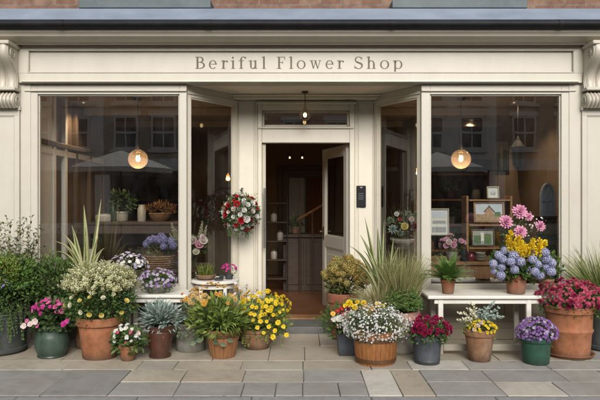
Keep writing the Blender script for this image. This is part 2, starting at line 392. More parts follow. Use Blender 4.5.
# ------------------------------------------------------------------ the ground
XL, XR = -9.0, 9.0
def ground():
    m = solid('road_asphalt', (.05, .05, .052), .85, .25, 30, bumps=.3, dirt=(.09, .085, .08))
    mb = MB(); mb.face([(-60, -60, -.125), (60, -60, -.125), (60, 60, -.125), (-60, 60, -.125)]); tag(mb.build('ground', m), kind='structure')
    # kerb of long granite stones
    mk = solid('granite_kerb', (.235, .235, .238), .8, .14, 25, bumps=.25, dirt=(.13, .125, .115), dirtamt=.4)
    mb = MB(); x = XL
    while x < XR:
        w = U(.85, 1.05); mb.box(x+.003, -2.35, -.2, x+w-.003, -1.955, -.004+U(0, .003), 0, .008); x += w
    tag(mb.build('kerb', mk), kind='structure')
    # bedding under the slabs, then the slabs
    mj = solid('joint_mortar', (.11, .102, .09), .95, .3, 40)
    mb = MB(); mb.box(XL, -1.95, -.2, XR, 1.0, -.011); 
    m, nt, bs, out = newmat('york_stone_slabs')
    a = N(nt, 'ShaderNodeAttribute', attribute_name='rnd')
    c = ramp(nt, a.outputs['Fac'], [(0, (.235,.232,.225)), (.2, (.285,.28,.27)), (.42, (.35,.345,.33)), (.52, (.385,.36,.318)), (.68, (.46,.41,.33)), (.85, (.41,.355,.285)), (1, (.56,.535,.485))]).outputs[0]
    n1 = noise_n(nt, 4.5, 9, .74); c = mixc(nt, .95, c, ramp(nt, n1, [(.25, (.55,.54,.52)), (.5, (.85,.85,.84)), (.75, (1.0,1,1))]).outputs[0], 'MULTIPLY')
    n2 = noise_n(nt, 2.3, 7, .7); c = mixc(nt, ramp(nt, n2, [(.5, (0,0,0)), (.75, (.55,)*3)]).outputs[0], c, (.14,.125,.10))
    n4 = noise_n(nt, 70, 3); c = mixc(nt, ramp(nt, n4, [(.62, (0,0,0)), (.72, (.35,)*3)]).outputs[0], c, (.08,.075,.065))
    n5 = noise_n(nt, 1.1, 8, .78); c = mixc(nt, ramp(nt, n5, [(.44, (0,0,0)), (.64, (.28,)*3)]).outputs[0], c, (.20,.17,.13))
    vo = N(nt, 'ShaderNodeTexVoronoi'); vo.inputs['Scale'].default_value = 3.4; t5 = N(nt, 'ShaderNodeTexCoord'); nt.links.new(t5.outputs['Object'], vo.inputs['Vector'])
    c = mixc(nt, ramp(nt, vo.outputs['Distance'], [(.045, (.55,)*3), (.065, (0,0,0))]).outputs[0], c, (.11,.105,.10))
    nt.links.new(c, bs.inputs['Base Color'])
    rr = ramp(nt, n1, [(.3, (.5,)*3), (.7, (.8,)*3)]).outputs[0]; nt.links.new(rr, bs.inputs['Roughness'])
    bump(nt, bs, noise_n(nt, 22, 6, .65), .3, .008)
    sl = MB()
    def gy(py): return CAMY + EYE*FPX/(py-200)
    def slab(xa, xb, y0, y1, tone):
        t = U(-.003, .002); k0 = len(sl.v); sl.box(xa+.003, y0+.003, -.05, xb-.003, y1-.003, t, 0, .004, min(1, max(0, tone+U(-.05,.05))))
        j = {}                            # no slab is quite square: shift each corner a little, tilt it a hair
        for i in range(k0, len(sl.v)):
            x, y, z = sl.v[i]; key = (x > (xa+xb)/2, y > (y0+y1)/2)
            if key not in j: j[key] = (U(-.003,.003), U(-.003,.003), U(-.0015,.0015))
            dx, dy, dz = j[key]; sl.v[i] = (x+dx, y+dy, z+dz)
    def row(py0, py1, cuts, tones):
        """one course of slabs; joints run square to the shopfront, so a cut is given where it meets the front edge"""
        y0, y1 = gy(py0), gy(py1)
        xs = [X(c, y0) for c in cuts]
        for i in range(len(xs)-1): slab(xs[i], xs[i+1], y0, y1, tones[i])
        x = xs[0]
        while x > XL: w = U(.5, .95); slab(x-w, x, y0, y1, U(0, .45)); x -= w
        x = xs[-1]
        while x < XR: w = U(.5, .95); slab(x, x+w, y0, y1, U(.1, .5)); x += w
    # front band: left big slabs, mixed small ones in the middle, pale ones to the right (photo tones)
    y0, ym, y1 = gy(395.4), gy(382), gy(369.8)
    def cut(px, py): return X(px, gy(py))
    big = [(-75, 40, .30), (40, 107, .16)]
    for a, b, t in big: slab(cut(a, 395), cut(b, 395), y0, y1, t)
    xa = cut(-75, 395)
    while xa > XL: w = U(.6, .9); slab(xa-w, xa, y0, y1, U(.05, .45)); xa -= w
    def sub(cuts, tones, a, b, py):
        for i in range(len(cuts)-1): slab(cut(cuts[i], py), cut(cuts[i+1], py), a, b, tones[i])
    x107, x212, x300 = cut(107, 395), cut(241, 395), cut(304, 395)
    sub([107, 173, 241, 275, 303], [.36, .30, .28, .33], y0, ym, 395)
    xs = [x107, cut(180, 382), cut(242, 382), x300]
    for i, t in enumerate((.66, .80, .52)): slab(xs[i], xs[i+1], ym, y1, t)
    sub([303, 340, 369], [.30, .36], y0, ym, 395); slab(x300, cut(369, 395), ym, y1, .38)
    sub([369, 403, 436], [1.0, .9], y0, y1, 395)
    sub([436, 507], [.34], y0, ym, 395) ; slab(cut(436, 395), cut(507, 395), ym, y1, .28)
    sub([507, 569, 640], [.93, .40], y0, ym, 395); slab(cut(507, 395), cut(590, 395), ym, y1, .30); slab(cut(590, 395), cut(640, 395), ym, y1, .42)
    x = cut(640, 395)
    while x < XR: w = U(.5, .9); slab(x, x+w, y0, y1, U(.1, .5)); x += w
    row(369.8, 360.5, [-40, 62, 135, 172, 240, 303, 372, 412, 470, 552, 640], [.62, .74, .55, .70, .60, .82, .62, 1.0, .45, .5])
    row(360.5, 346, [-30, 60, 130, 212, 268, 305, 372, 420, 500, 590], [.8, .76, .84, .72, .8, .7, .82, .78, .8])
    row(346, 333.6, [-40, 30, 110, 196, 262, 320, 395, 470, 560], [.8, .84, .78, .86, .74, .85, .8, .82])
    row(333.6, 322, [-30, 70, 170, 262, 352, 460, 600], [.8, .85, .8, .8, .84, .8])
    o = mb.build('pavement_bedding', mj); tag(o, kind='structure')
    tag(sl.build('pavement', m), kind='structure')
ground()

# ------------------------------------------------------------------ the shop
shop = thing('flower_shop', 'cream painted flower shop front with open central door and large windows', 'shop')
ZT = 2.84           # underside of the fascia
DY = .75            # depth of the door plane
FL = .085           # shop floor level
GX0, GX1 = X(38), X(179.5); HX0, HX1 = X(430), X(561)      # the two large panes
PLX, PRX = X(183.5), X(424.5)                                  # corner posts
SLX, SRX = X(236, DY), X(376, DY)                                # inner ends of the splays
GB = .60; GTOP = Z(95, .04)

def recess_panel(mb, x0, x1, z0, z1, yf, rail=.07, dep=.018, m=0, bead=.012):
    """a framed board facing the street: rails at yf, field dep behind, small bead round the field"""
    mb.box(x0, yf, z0, x1, yf+.04, z0+rail, m, .003); mb.box(x0, yf, z1-rail, x1, yf+.04, z1, m, .003)
    mb.box(x0, yf, z0+rail, x0+rail, yf+.04, z1-rail, m, .003); mb.box(x1-rail, yf, z0+rail, x1, yf+.04, z1-rail, m, .003)
    a, b, c, d = x0+rail, x1-rail, z0+rail, z1-rail
    mb.box(a, yf+dep, c, b, yf+.037, d, m)
    mb.box(a+.001, yf+dep*.4, c+.001, b-.001, yf+dep+.004, c+bead, m, .003); mb.box(a+.001, yf+dep*.4, d-bead, b-.001, yf+dep+.004, d-.001, m, .003)
    mb.box(a+.001, yf+dep*.4, c+bead, a+bead, yf+dep+.004, d-bead, m, .003); mb.box(b-bead, yf+dep*.4, c+bead, b-.001, yf+dep+.004, d-bead, m, .003)

# fascia board with its lettering
FY = -.06
mb = MB(); fx0, fx1 = X(17, FY), X(583, FY)
pz0, pz1, px0, px1 = Z(73, FY), Z(49.5, FY), X(27.5, FY), X(574.5, FY)
mb.box(fx0, FY, ZT, fx1, .12, pz0, 0, .004)
mb.box(fx0, FY, pz1, fx1, .12, Z(40, FY), 0, .003)
mb.box(fx0, FY, pz0, px0, .12, pz1, 0); mb.box(px1, FY, pz0, fx1, .12, pz1, 0)
mb.box(px0, FY+.03, pz0, px1, .11, pz1, 0)
for (a, b, c, d) in ((px0, pz0, px1, pz0+.014), (px0, pz1-.014, px1, pz1), (px0, pz0+.014, px0+.014, pz1-.014), (px1-.014, pz0+.014, px1, pz1-.014)):
    mb.box(a, FY-.006, b, c, FY+.031, d, 0, .004)
mb.prism([(FY-.001, ZT+.03), (FY-.028, ZT+.026), (FY-.032, ZT+.008), (FY-.012, ZT-.004), (FY-.001, ZT-.004)], fx0+.06, fx1-.06)
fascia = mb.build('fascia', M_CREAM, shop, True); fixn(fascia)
mb = MB(); lettering(mb, FY+.0285); mb.build('lettering', M_LETTER, fascia)

# cornice: cove under the gutter with a row of small drops
mb = MB()
zc0, zc1 = Z(43.5, -.1), Z(28, -.30)
prof = [(.1, zc1), (-.30, zc1), (-.30, zc1-.035), (-.275, zc1-.05), (-.265, zc1-.075), (-.22, zc1-.10), (-.15, zc1-.115), (-.135, zc1-.135), (-.105, zc0+.028), (-.10, zc0), (.1, zc0)]
mb.prism(prof, -5.2, 5.2)
cornice = fixn(mb.build('cornice', M_CREAM2, shop, True))
dr = MB(); x = X(22, -.1); vs = []; nn = 0
while x < X(580, -.1):                 # one crenellated strip
    for dx, lo in ((0, 0), (.014, 0), (.0141, 1), (.045, 1)): vs += [(x+dx, -.112, zc0+.006), (x+dx, -.112, zc0-(.004 if lo else .014)), (x+dx, -.101, zc0-(.004 if lo else .014))]; nn += 1
    x += .0451
dr.faces(vs, [(i*3+j, i*3+j+1, i*3+j+4, i*3+j+3) for i in range(nn-1) for j in range(2)])
dr.build('drip_moulding', M_CREAM2, cornice)

# lead apron and black gutter
mb = MB(); zg0, zg1, zl = Z(28, -.34), Z(20, -.34), Z(8.5, -.20)
mb.prism([(-.30, zg1-.01), (-.325, zg1+.012), (-.20, zl), (.1, zl+.01), (.1, zg1-.01)], -5.2, 5.2)
fixn(mb.build('lead_apron', M_LEAD, shop, True))
mb = MB(); P = []
for i in range(9):
    a = PI*i/8; P.append((-.335 - .055*math.sin(a)*(1 if i else 1), zg0+.0 + (zg1-zg0)*(1-math.cos(a))/2))
mb.prism(P + [(-.31, zg1), (-.31, zg0)], -5.2, 5.2)
gutter = fixn(mb.build('gutter', M_GUTTER, shop, True))
for px in (60, 208, 393, 562):
    jn = MB(); x = X(px, -.38); jn.prism([(y-.006 if y < -.32 else y, z + (.004 if z > (zg0+zg1)/2 else -.004)) for y, z in P], x-.028, x+.028)
    fixn(jn.build('joint_collar', M_GUTTER, gutter, True))

# brick storey above with slate sills, sashes just beyond the top of the picture
mb = MB(); up = [(X(79, -.1), X(211, -.1)), (X(392, -.1), X(527, -.1))]
wz0, wz1 = 3.83, 5.5
xs = [-6.5] + [q for a, b in up for q in (a+.1, b-.1)] + [6.5]
mb.box(-6.5, .1, 3.30, 6.5, .4, wz0, 0); mb.box(-6.5, .1, wz1, 6.5, .4, 6.6, 0)
for i in (0, 2, 4): mb.box(xs[i], .1, wz0, xs[i+1], .4, wz1, 0)
bw = mb.build('brick_wall', M_BRICK, shop)
for a, b in up:
    mb = MB(); zz = Z(7.8, -.12)
    mb.box(a, -.12, zz, b, .12, zz+.09, 0, .006); mb.box(a+.03, -.02, zz-.045, b-.03, .11, zz-.003, 1)  # black strip under the sill paints in its shadow
    mb.build('window_sill', [M_SILL, M_GUTTER], bw)
    mb = MB(); a += .1; b -= .1
    mb.box(a, .2, wz0, a+.07, .27, wz1); mb.box(b-.07, .2, wz0, b, .27, wz1); mb.box(a+.07, .2, wz1-.07, b-.07, .27, wz1); mb.box(a+.07, .2, wz0, b-.07, .27, wz0+.09)
    mb.box(a+.07, .205, 4.63, b-.07, .265, 4.68); mb.box((a+b)/2-.02, .21, wz0+.09, (a+b)/2+.02, .26, 4.63); mb.box((a+b)/2-.02, .21, 4.68, (a+b)/2+.02, .26, wz1-.07)
    mb.box(a+.07, .235, wz0+.09, b-.07, .24, wz1-.07, 1)
    mb.build('sash_window', [M_WHITE, M_GLASS], bw)

# pilasters and scrolled corbels
for s in (-1, 1):
    xi = X(19, -.08) if s < 0 else X(582.5, -.08)
    xo = xi + s*.48
    mb = MB(); zb, zt = 0, Z(107, -.1)
    a, b = min(xi, xo), max(xi, xo)
    mb.box(a, -.045, .0, b, .12, .30, 0, .006); mb.box(a+.012, -.03, .30, b-.012, .12, zt, 0, .004)
    recess_panel(mb, a+.012, b-.012, .34, zt-.03, -.048, .055, .014)
    mb.box(a, -.06, zt-.03, b, .12, zt+.02, 0, .006)
    mb.box(a+.01, -.04, zt+.02, b-.01, .12, Z(40, -.1), 0, .003)
    mb.box(a-.12 if s > 0 else b-.06, -.0205, 0, a+.06 if s > 0 else b+.10, .1, ZT, 0, .003)
    mb.build('pilaster', M_CREAM, shop)
    # corbel: S-scroll in side view, ribbed face
    mb = MB(); cx0 = xi + s*.015; cw = .40; z1 = Z(44, -.2); z0 = Z(89, -.1)
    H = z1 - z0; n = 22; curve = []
    for i in range(n+1):
        t = i/n; y = -.30 + .17*(1/(1+math.exp(-9*(t-.42)))) + .025*math.sin(t*PI*2)*-1
        curve.append((y, z1 - .03 - t*(H-.03)))
    poly = curve + [(-.02, z0), (-.02, z1-.03)]
    mb.prism(poly, min(cx0, cx0+s*cw), max(cx0, cx0+s*cw))
    nr = 4
    for k in range(nr):                # rounded ribs down the face
        xa = cx0 + s*cw*(k+.06)/nr; xb = cx0 + s*cw*(k+.94)/nr; xm = (xa+xb)/2; w = abs(xb-xa)/2
        vs = []; fs = []; q = 7
        for (y, z) in curve:
            for j in range(q):
                a = PI*j/(q-1); vs.append((xm - w*math.cos(a), y + .004 - .032*math.sin(a), z))
        for i in range(n):
            for j in range(q-1): fs.append((i*q+j, i*q+j+1, (i+1)*q+j+1, (i+1)*q+j))
        mb.faces(vs, fs)
    # volute seen on the side, leaf scroll line
    xsd = cx0 - s*.004
    sp = []
    for i in range(30):
        a = i/29*PI*3.2; r = .055*(1-i/34); sp.append((xsd, -.205 + r*math.cos(a+2), z1-.10 + r*math.sin(a+2)))
    mb.tube(sp, .007, 5)
    mb.tube([(xsd, y+.02, z) for y, z in curve[6:]], .008, 5)
    mb.box(cx0 - s*.02, -.335, z1-.03, cx0+s*(cw+.02), -.02, z1+.012, 0, .008)
    # lower bolster of the corbel
    zz0 = Z(107, -.14); zz1 = Z(93, -.14)
    mb.box(cx0-s*.01, -.17, z0-.022, cx0+s*(cw+.01), -.02, z0+.012, 0, .006)
    P = [(-.02, zz1)] + [(-.11-.06*math.sin(PI*i/8), zz1 - (zz1-zz0)*i/8) for i in range(9)] + [(-.02, zz0)]
    mb.prism(P, min(cx0, cx0+s*cw), max(cx0, cx0+s*cw))
    for k in range(10):
        xa = cx0 + s*cw*(k+.5)/10; mb.tube([(xa, y-.002, z) for y, z in P[1:-1]], .016, 6)
    for i in range(2): mb.tube([(xsd, -.10+(.035-.018*i)*math.cos(t/10*2*PI), (zz0+zz1)/2+(.04-.02*i)*math.sin(t/10*2*PI)) for t in range(11)], .006, 5)
    fixn(mb.build('corbel', M_CREAM2, shop, True))

# window frames. Left and right big lights
def big_window(x0, x1, xo0, xo1):
    mb = MB()
    mb.box(xo0, -.012, GB-.06, x0-.0, .09, ZT-.005, 0, .004); 
    mb.box(x1, -.012, GB-.06, xo1, .09, ZT-.005, 0, .004)
    mb.box(x0, -.012, GTOP, x1, .09, ZT-.005, 0, .003)
    mb.box(x0, -.012, GB-.06, x1, .09, GB, 0, .003)
    e = .016
    for (a, b, c, d) in ((x0, GB, x0+e, GTOP), (x1-e, GB, x1, GTOP), (x0+e, GTOP-e, x1-e, GTOP), (x0+e, GB, x1-e, GB+e)):
        mb.box(a+.0005, .010, b+.0005, c-.0005, .05, d-.0005, 0, .004)
    mb.box(xo0, -.035, GTOP+.028, xo1, -.011, GTOP+.05, 0, .006)
    mb.box(xo0, -.075, GB-.10, xo1, .10, GB-.06, 0, .008)
    w = mb.build('window', M_CREAM, shop)
    g = MB(); g.face([(x0+.004, .03, GB+.004), (x1-.004, .03, GB+.004), (x1-.004, .03, GTOP-.004), (x0+.004, .03, GTOP-.004)])
    g.build('pane', M_GLASS, w)
big_window(GX0, GX1, X(25.5), PLX+.036)
big_window(HX0, HX1, PRX-.036, X(575))
# stall risers under them
for (a, b) in ((X(25.5), PLX+.036), (PRX-.036, X(575))):
    mb = MB(); n = 3 if a < 0 else 2; mb.box(a, .0, 0, b, .1, .12, 0, .004)
    for k in range(n): recess_panel(mb, a+(b-a)*k/n, a+(b-a)*(k+1)/n, .12, GB-.10, .012, .07, .016)
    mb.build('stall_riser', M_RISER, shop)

# splayed side lights
def splay(xa, ya, xb, yb, s):
    A, B = V(xa, ya, 0), V(xb, yb, 0); d = (B-A); L = d.length; d.normalize(); nrm = V(d.y*-1, d.x, 0)
    if nrm.y > 0: nrm = -nrm
    if (nrm.x > 0) != (s < 0): nrm = -nrm
    def bx(mb, u0, u1, z0, z1, t0=-.03, t1=.03, m=0):
        c = A + d*((u0+u1)/2) + nrm*((t0+t1)/2) + V(0,0,(z0+z1)/2)
        mb.obox(c, d, nrm, V(0,0,1), (u1-u0)/2, (t1-t0)/2, (z1-z0)/2, m)
    mb = MB(); zt = GTOP-.015
    bx(mb, .0, .05, GB, zt); bx(mb, L-.06, L, GB, zt); bx(mb, 0, L, zt, ZT-.004); bx(mb, 0, L, GB-.07, GB)
    bx(mb, .0, L, zt+.035, zt+.055, .028, .045); bx(mb, .05, .066, GB+.001, zt-.001, -.012, .02); bx(mb, L-.076, L-.06, GB+.001, zt-.001, -.012, .02)
    bx(mb, .066, L-.076, zt-.017, zt-.001, -.012, .02)
    w = mb.build('window', M_RECESS, shop)
    g = MB(); p = lambda u, z: A + d*u + V(0,0,z)
    g.face([p(.051, GB+.002), p(L-.061, GB+.002), p(L-.061, zt-.002), p(.051, zt-.002)]); g.build('pane', M_GLASS2, w)
    mb = MB(); bx(mb, 0, L, 0, GB-.071, -.03, .01); bx(mb, 0, L, 0, .12, .011, .03); bx(mb, 0, .08, .121, GB-.073, .011, .025); bx(mb, L-.08, L, .121, GB-.073, .011, .025); bx(mb, .081, L-.081, GB-.14, GB-.074, .011, .025)
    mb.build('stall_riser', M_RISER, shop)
splay(PLX+.01, .075, SLX, DY, -1); splay(PRX-.01, .075, SRX, DY, 1)
# recess ceiling with a moulding, and the door surround
mb = MB()
mb.faces([(PLX-.02, .091, ZT-.002), (PRX+.02, .091, ZT-.002), (SRX+.05, DY+.1, ZT-.002), (SLX-.05, DY+.1, ZT-.002)], [(0,1,2,3)])
mb.box(SLX-.3, DY-.09, ZT-.06, SRX+.3, DY+.05, ZT-.004, 0, .01); mb.box(SLX-.3, DY-.13, ZT-.025, SRX+.3, DY-.091, ZT-.004, 0, .008)
mb.build('recess_ceiling', paint('soffit_paint_lit', (.80, .73, .60)), shop)  # soffit colour raised to stand in for bounce light
ox0, ox1 = X(262, DY), X(349.5, DY); dz1 = Z(143, DY); tz0, tz1 = Z(127, DY), Z(110.5, DY)
mb = MB()
mb.box(SLX-.02, DY, 0, ox0-.05, DY+.10, ZT-.062, 0, .003); mb.box(ox1+.06, DY, 0, SRX+.02, DY+.10, ZT-.062, 0, .003)
mb.box(ox0-.05, DY-.035, FL, ox0, DY+.11, ZT-.065, 0, .006); mb.box(ox1, DY-.035, FL, ox1+.06, DY+.11, ZT-.065, 0, .006)
mb.box(ox0-.075, DY-.02, 0.1, ox0-.05, DY+.01, ZT-.08, 0, .008); mb.box(ox1+.06, DY-.02, 0.1, ox1+.085, DY+.01, ZT-.08, 0, .008)
mb.box(ox0, DY-.03, dz1, ox1, DY+.1, tz0, 0, .006); mb.box(ox0, DY-.03, tz1, ox1, DY+.1, ZT-.066, 0, .006)
mb.box(ox0-.05, DY-.055, tz0-.025, ox1+.05, DY-.028, tz0-.002, 0, .008); mb.box(ox0-.07, DY-.06, tz1+.07, ox1+.08, DY-.02, tz1+.10, 0, .008)
mb.box(SLX+.03, DY-.014, .2, SLX+.045, DY+.01, ZT-.07, 0, .005); mb.box(SRX-.045, DY-.014, .2, SRX-.03, DY+.01, ZT-.07, 0, .005)
mb.box(ox0-.105, DY-.012, .2, ox0-.092, DY+.01, ZT-.1, 0, .005); mb.box(ox1+.105, DY-.012, .2, ox1+.118, DY+.01, ZT-.1, 0, .005)
mb.build('door_surround', paint('recess_cream_paint_lit', (.62, .58, .49)), shop)  # lightened cream, extra recess brightness put into the paint
mb = MB(); tw = mb
e = .03
for (a, b, c, d) in ((ox0, tz0, ox0+e, tz1), (ox1-e, tz0, ox1, tz1), (ox0+e, tz1-e, ox1-e, tz1), (ox0+e, tz0, ox1-e, tz0+e)):
    mb.box(a+.001, DY+.0, b+.001, c-.001, DY+.05, d-.001, 0, .004)
tw = mb.build('transom_window', M_CREAM2, shop)
g = MB(); g.face([(ox0+e, DY+.03, tz0+e), (ox1-e, DY+.03, tz0+e), (ox1-e, DY+.03, tz1-e), (ox0+e, DY+.03, tz1-e)]); g.build('pane', M_GLASS, tw)
# pull bar on the slim fixed leaf at the left
mb = MB(); hx = X(264.5, DY-.06)
mb.tube([(hx, DY-.075, Z(248, DY-.07)), (hx, DY-.075, Z(188, DY-.07))], .013, 10)
for py in (194, 242): mb.tube([(hx, DY-.075, Z(py, DY-.07)), (hx-.01, DY+.02, Z(py, DY-.07))], .009, 8)
st = MB(); st.box(ox0, DY+.02, FL, ox0+.045, DY+.065, dz1, 0, .004)
fs_ = st.build('fixed_leaf', M_CREAM2, shop); mb.build('pull_bar', M_CHROME, fs_, True)
# door leaf, hinged at the right and swung inwards
dw, dh = .92, dz1 - FL - .012
dr = bpy.data.objects.new('door', None); COL.objects.link(dr); dr.parent = shop
dr.location = (ox1-.01, DY+.09, FL+.006); dr.rotation_euler = (0, 0, math.radians(-73))
def dbox(mb, u0, u1, z0, z1, t0=-.022, t1=.022, m=0, bev=.003): mb.box(-u1, t0, z0, -u0, t1, z1, m, bev)
mb = MB(); st_ = .105; lz = .82
dbox(mb, 0, st_, 0, dh); dbox(mb, dw-st_, dw, 0, dh); dbox(mb, st_, dw-st_, dh-.12, dh); dbox(mb, st_, dw-st_, 0, .2); dbox(mb, st_, dw-st_, lz, lz+.15)
dbox(mb, st_, dw-st_, .2, lz, -.008, .008)
for (a, b, c, d) in ((st_, st_+.02, .2, lz), (dw-st_-.02, dw-st_, .2, lz), (st_+.02, dw-st_-.02, .2, .22), (st_+.02, dw-st_-.02, lz-.02, lz), (st_+.09, dw-st_-.09, .29, lz-.09),
                     (st_, st_+.018, lz+.15, dh-.12), (dw-st_-.018, dw-st_, lz+.15, dh-.12), (st_+.018, dw-st_-.018, lz+.15, lz+.168), (st_+.018, dw-st_-.018, dh-.138, dh-.12)):
    dbox(mb, a, b, c, d, -.015, .015)
mb.build('door_leaf', M_CREAM, dr)
g = MB(); g.face([(-st_-.002, 0, lz+.152), (-dw+st_+.002, 0, lz+.152), (-dw+st_+.002, 0, dh-.122), (-st_-.002, 0, dh-.122)]); g.build('pane', M_GLASS2, dr)
mb = MB()
for s in (-1, 1):
    mb.box(-dw+.03, s*.022, 1.0-.09, -dw+.07, s*.027, 1.0+.09, 0, .002); mb.ball((-dw+.05, s*.06, 1.02), .025); mb.tube([(-dw+.05, s*.026, 1.02), (-dw+.05, s*.06, 1.02)], .009)
mb.build('door_knob', M_BRASS, dr, True)
# step, threshold
mb = MB(); mb.box(SLX-.05, .30, -.03, SRX+.05, DY+.02, .074, 0, .008); mb.build('doorstep', M_STEP, shop)
mb = MB(); mb.box(ox0-.02, DY+.021, 0, ox1+.02, DY+.26, FL+.004, 0, .006); mb.build('threshold', M_WOODX, shop)

# shell of the room behind
RX0, RX1, RY = -3.02, 3.3, 5.2
mb = MB(); mb.box(RX0-.1, DY+.261, -.05, RX1+.1, RY, FL, 0)
mb.box(RX0-.1, .1, -.05, SLX-.06, DY+.26, FL-.002, 0); mb.box(SRX+.06, .1, -.05, RX1+.1, DY+.26, FL-.002, 0)
mb.build('shop_floor', M_FLOOR, shop)
mb = MB(); mb.box(RX0-.1, .121, ZT, RX1+.1, RY, ZT+.1, 0)
for y in (1.7, 3.1): mb.box(RX0, y, ZT-.10, RX1, y+.12, ZT-.001, 0, .01)
mb.build('shop_ceiling', M_CEIL, shop)
mb = MB(); mb.box(RX0-.1, RY, 0, RX1+.1, RY+.1, ZT+.1, 0); mb.box(RX1, .121, 0, RX1+.1, RY-.001, ZT-.001, 0)
mb.box(1.75, 2.6, FL, 1.85, RY-.002, ZT-.002, 0); mb.box(-1.95, 3.4, FL, -1.87, RY-.002, ZT-.002, 0)
mb.build('room_wall', M_OCHRE, shop)
# left flank: white panelled screen with tall lights
mb = MB(); mb.box(RX0-.1, .121, 0, RX0-.02, RY-.001, ZT-.001, 1)
for y, k_ in ((.14,0), (.62,0), (.98,0), (1.36,1), (1.9,1), (2.5,1)): mb.box(RX0-.02, y, FL, RX0+.035, y+.075, ZT-.002, k_, .004)
for z in (FL, .62, 2.10): mb.box(RX0-.02, .2145, z, RX0+.03, 2.5, z+.075, 0, .004)
mb.box(RX0-.02, .14, 2.2, RX0+.06, 2.58, 2.26, 1, .01)
mb.box(RX0-.02, .215, FL+.076, RX0+.0, 2.49, .619, 0); mb.box(RX0-.02, .216, FL+.08, RX0+.015, .615, ZT-.01, 0)  # tall infill next to the window is white to imitate daylight on it
mb.build('panelled_screen', [M_WHITE, M_BROWN], shop)
# ------------------------------------------------------------------ plant materials
G_DARK = leafmat('deep_green_leaves', [(.016,.034,.010), (.045,.085,.024), (.10,.155,.05)])
G_MID = leafmat('mid_green_leaves', [(.020,.048,.012), (.058,.115,.028), (.13,.20,.055)])
G_FRESH = leafmat('fresh_green_leaves', [(.045,.085,.016), (.14,.20,.04), (.28,.34,.09)])
G_OLIVE = leafmat('olive_shrub_leaves', [(.035,.045,.016), (.10,.12,.04), (.20,.21,.08)])
G_YEL = leafmat('yellow_green_leaves', [(.07,.09,.012), (.17,.20,.03), (.30,.30,.07)])
G_VAR = leafmat('cream_variegated_leaves', [(.14,.20,.06), (.46,.50,.22), (.70,.69,.40), (.78,.76,.54)])
G_SILV = leafmat('silver_blue_leaves', [(.12,.18,.155), (.26,.34,.30), (.42,.50,.45)], .6, .12)
G_GREY = leafmat('grey_green_leaves', [(.06,.09,.05), (.15,.20,.12), (.27,.32,.20)])
G_FERN = leafmat('fern_leaves', [(.03,.08,.014), (.10,.20,.04), (.20,.32,.075)])
G_GRASS = leafmat('grass_blades', [(.06,.095,.02), (.19,.23,.07), (.34,.36,.14)])
G_STRAW = leafmat('straw_grass_blades', [(.22,.20,.08), (.42,.38,.18), (.58,.52,.30)])
G_PHORM = leafmat('flax_leaf_green', [(.07,.105,.035), (.15,.20,.07)])
G_PHORY = leafmat('flax_leaf_cream', [(.42,.43,.20), (.60,.58,.34)])
G_STEM = leafmat('plant_stems', [(.05,.07,.02), (.09,.11,.04)], .7, .05)
G_TWIG = leafmat('brown_twigs', [(.05,.03,.015), (.10,.06,.03)], .8, .0)
def pm(n, a, b, c=None): return leafmat(n, [a, b] + ([c] if c else []), .55, .28, .25)
F_PINK = pm('pink_petals', (.55,.07,.24), (.80,.22,.45))
F_MAG = pm('magenta_petals', (.42,.02,.20), (.68,.06,.34))
F_ROSE = pm('rose_pink_petals', (.62,.25,.38), (.80,.48,.58))
F_DAHL = pm('dahlia_petals', (.66,.20,.40), (.86,.48,.64))
F_WHITE = pm('white_petals', (.62,.62,.58), (.84,.84,.80))
F_CREAM = pm('cream_petals', (.66,.62,.44), (.80,.77,.60))
F_BLUSH = pm('blush_petals', (.68,.52,.50), (.82,.72,.68))
F_YEL = pm('yellow_petals', (.78,.50,.01), (.90,.70,.04))
F_YELP = pm('pale_yellow_petals', (.74,.58,.10), (.84,.74,.30))
F_ORG = pm('orange_petals', (.70,.32,.03), (.88,.54,.11))
F_APR = pm('apricot_petals', (.66,.42,.13), (.82,.60,.26))
F_RED = pm('red_petals', (.30,.006,.012), (.52,.02,.03))
F_CRIM = pm('crimson_petals', (.20,.006,.045), (.44,.02,.11))
F_CERISE = pm('cerise_petals', (.40,.03,.10), (.64,.12,.20))
F_BURG = pm('burgundy_petals', (.10,.004,.02), (.22,.015,.05))
F_PURP = pm('purple_petals', (.16,.06,.30), (.34,.18,.52))
F_LILA = pm('lilac_petals', (.34,.29,.48), (.58,.52,.68))
F_VIOL = pm('violet_blue_petals', (.26,.22,.55), (.46,.42,.76))
F_HYD = pm('hydrangea_petals', (.27,.31,.60), (.50,.53,.78), (.58,.50,.74))
F_DRY = pm('dried_flower_petals', (.28,.18,.04), (.58,.40,.12), (.36,.36,.12))
F_MAUV = pm('mauve_white_petals', (.56,.50,.56), (.80,.78,.78))
F_EYE = leafmat('flower_eye', [(.30,.14,.01), (.48,.26,.02)], .8, 0)
F_EYEP = leafmat('pale_flower_eye', [(.50,.42,.10), (.6,.5,.16)], .8, 0)
M_SOIL = solid('potting_soil', (.03,.022,.016), .95, .4, 40, bumps=.6)
T_TERRA = pottery('terracotta', (.31,.115,.05), (.38,.22,.14), amt=.35)
T_TERRA2 = pottery('weathered_terracotta', (.25,.085,.045), (.36,.25,.18), amt=.5)
T_RUST = pottery('rustic_brown_terracotta', (.25,.125,.065), (.33,.25,.18), (.06,.035,.02), amt=.75)
T_DARK = pottery('charcoal_fibre_clay', (.055,.062,.062), (.12,.125,.12), (.02,.02,.018), .7)
T_GREEN = pottery('green_glazed_clay', (.038,.068,.048), (.11,.15,.12), (.014,.022,.016), .35, amt=.4)
T_EMER = pottery('emerald_painted_clay', (.016,.066,.042), (.05,.11,.08), (.008,.022,.015), .5, amt=.4)
T_OX = pottery('oxblood_glazed_clay', (.085,.032,.02), (.16,.08,.05), (.02,.012,.01), .28, amt=.4)
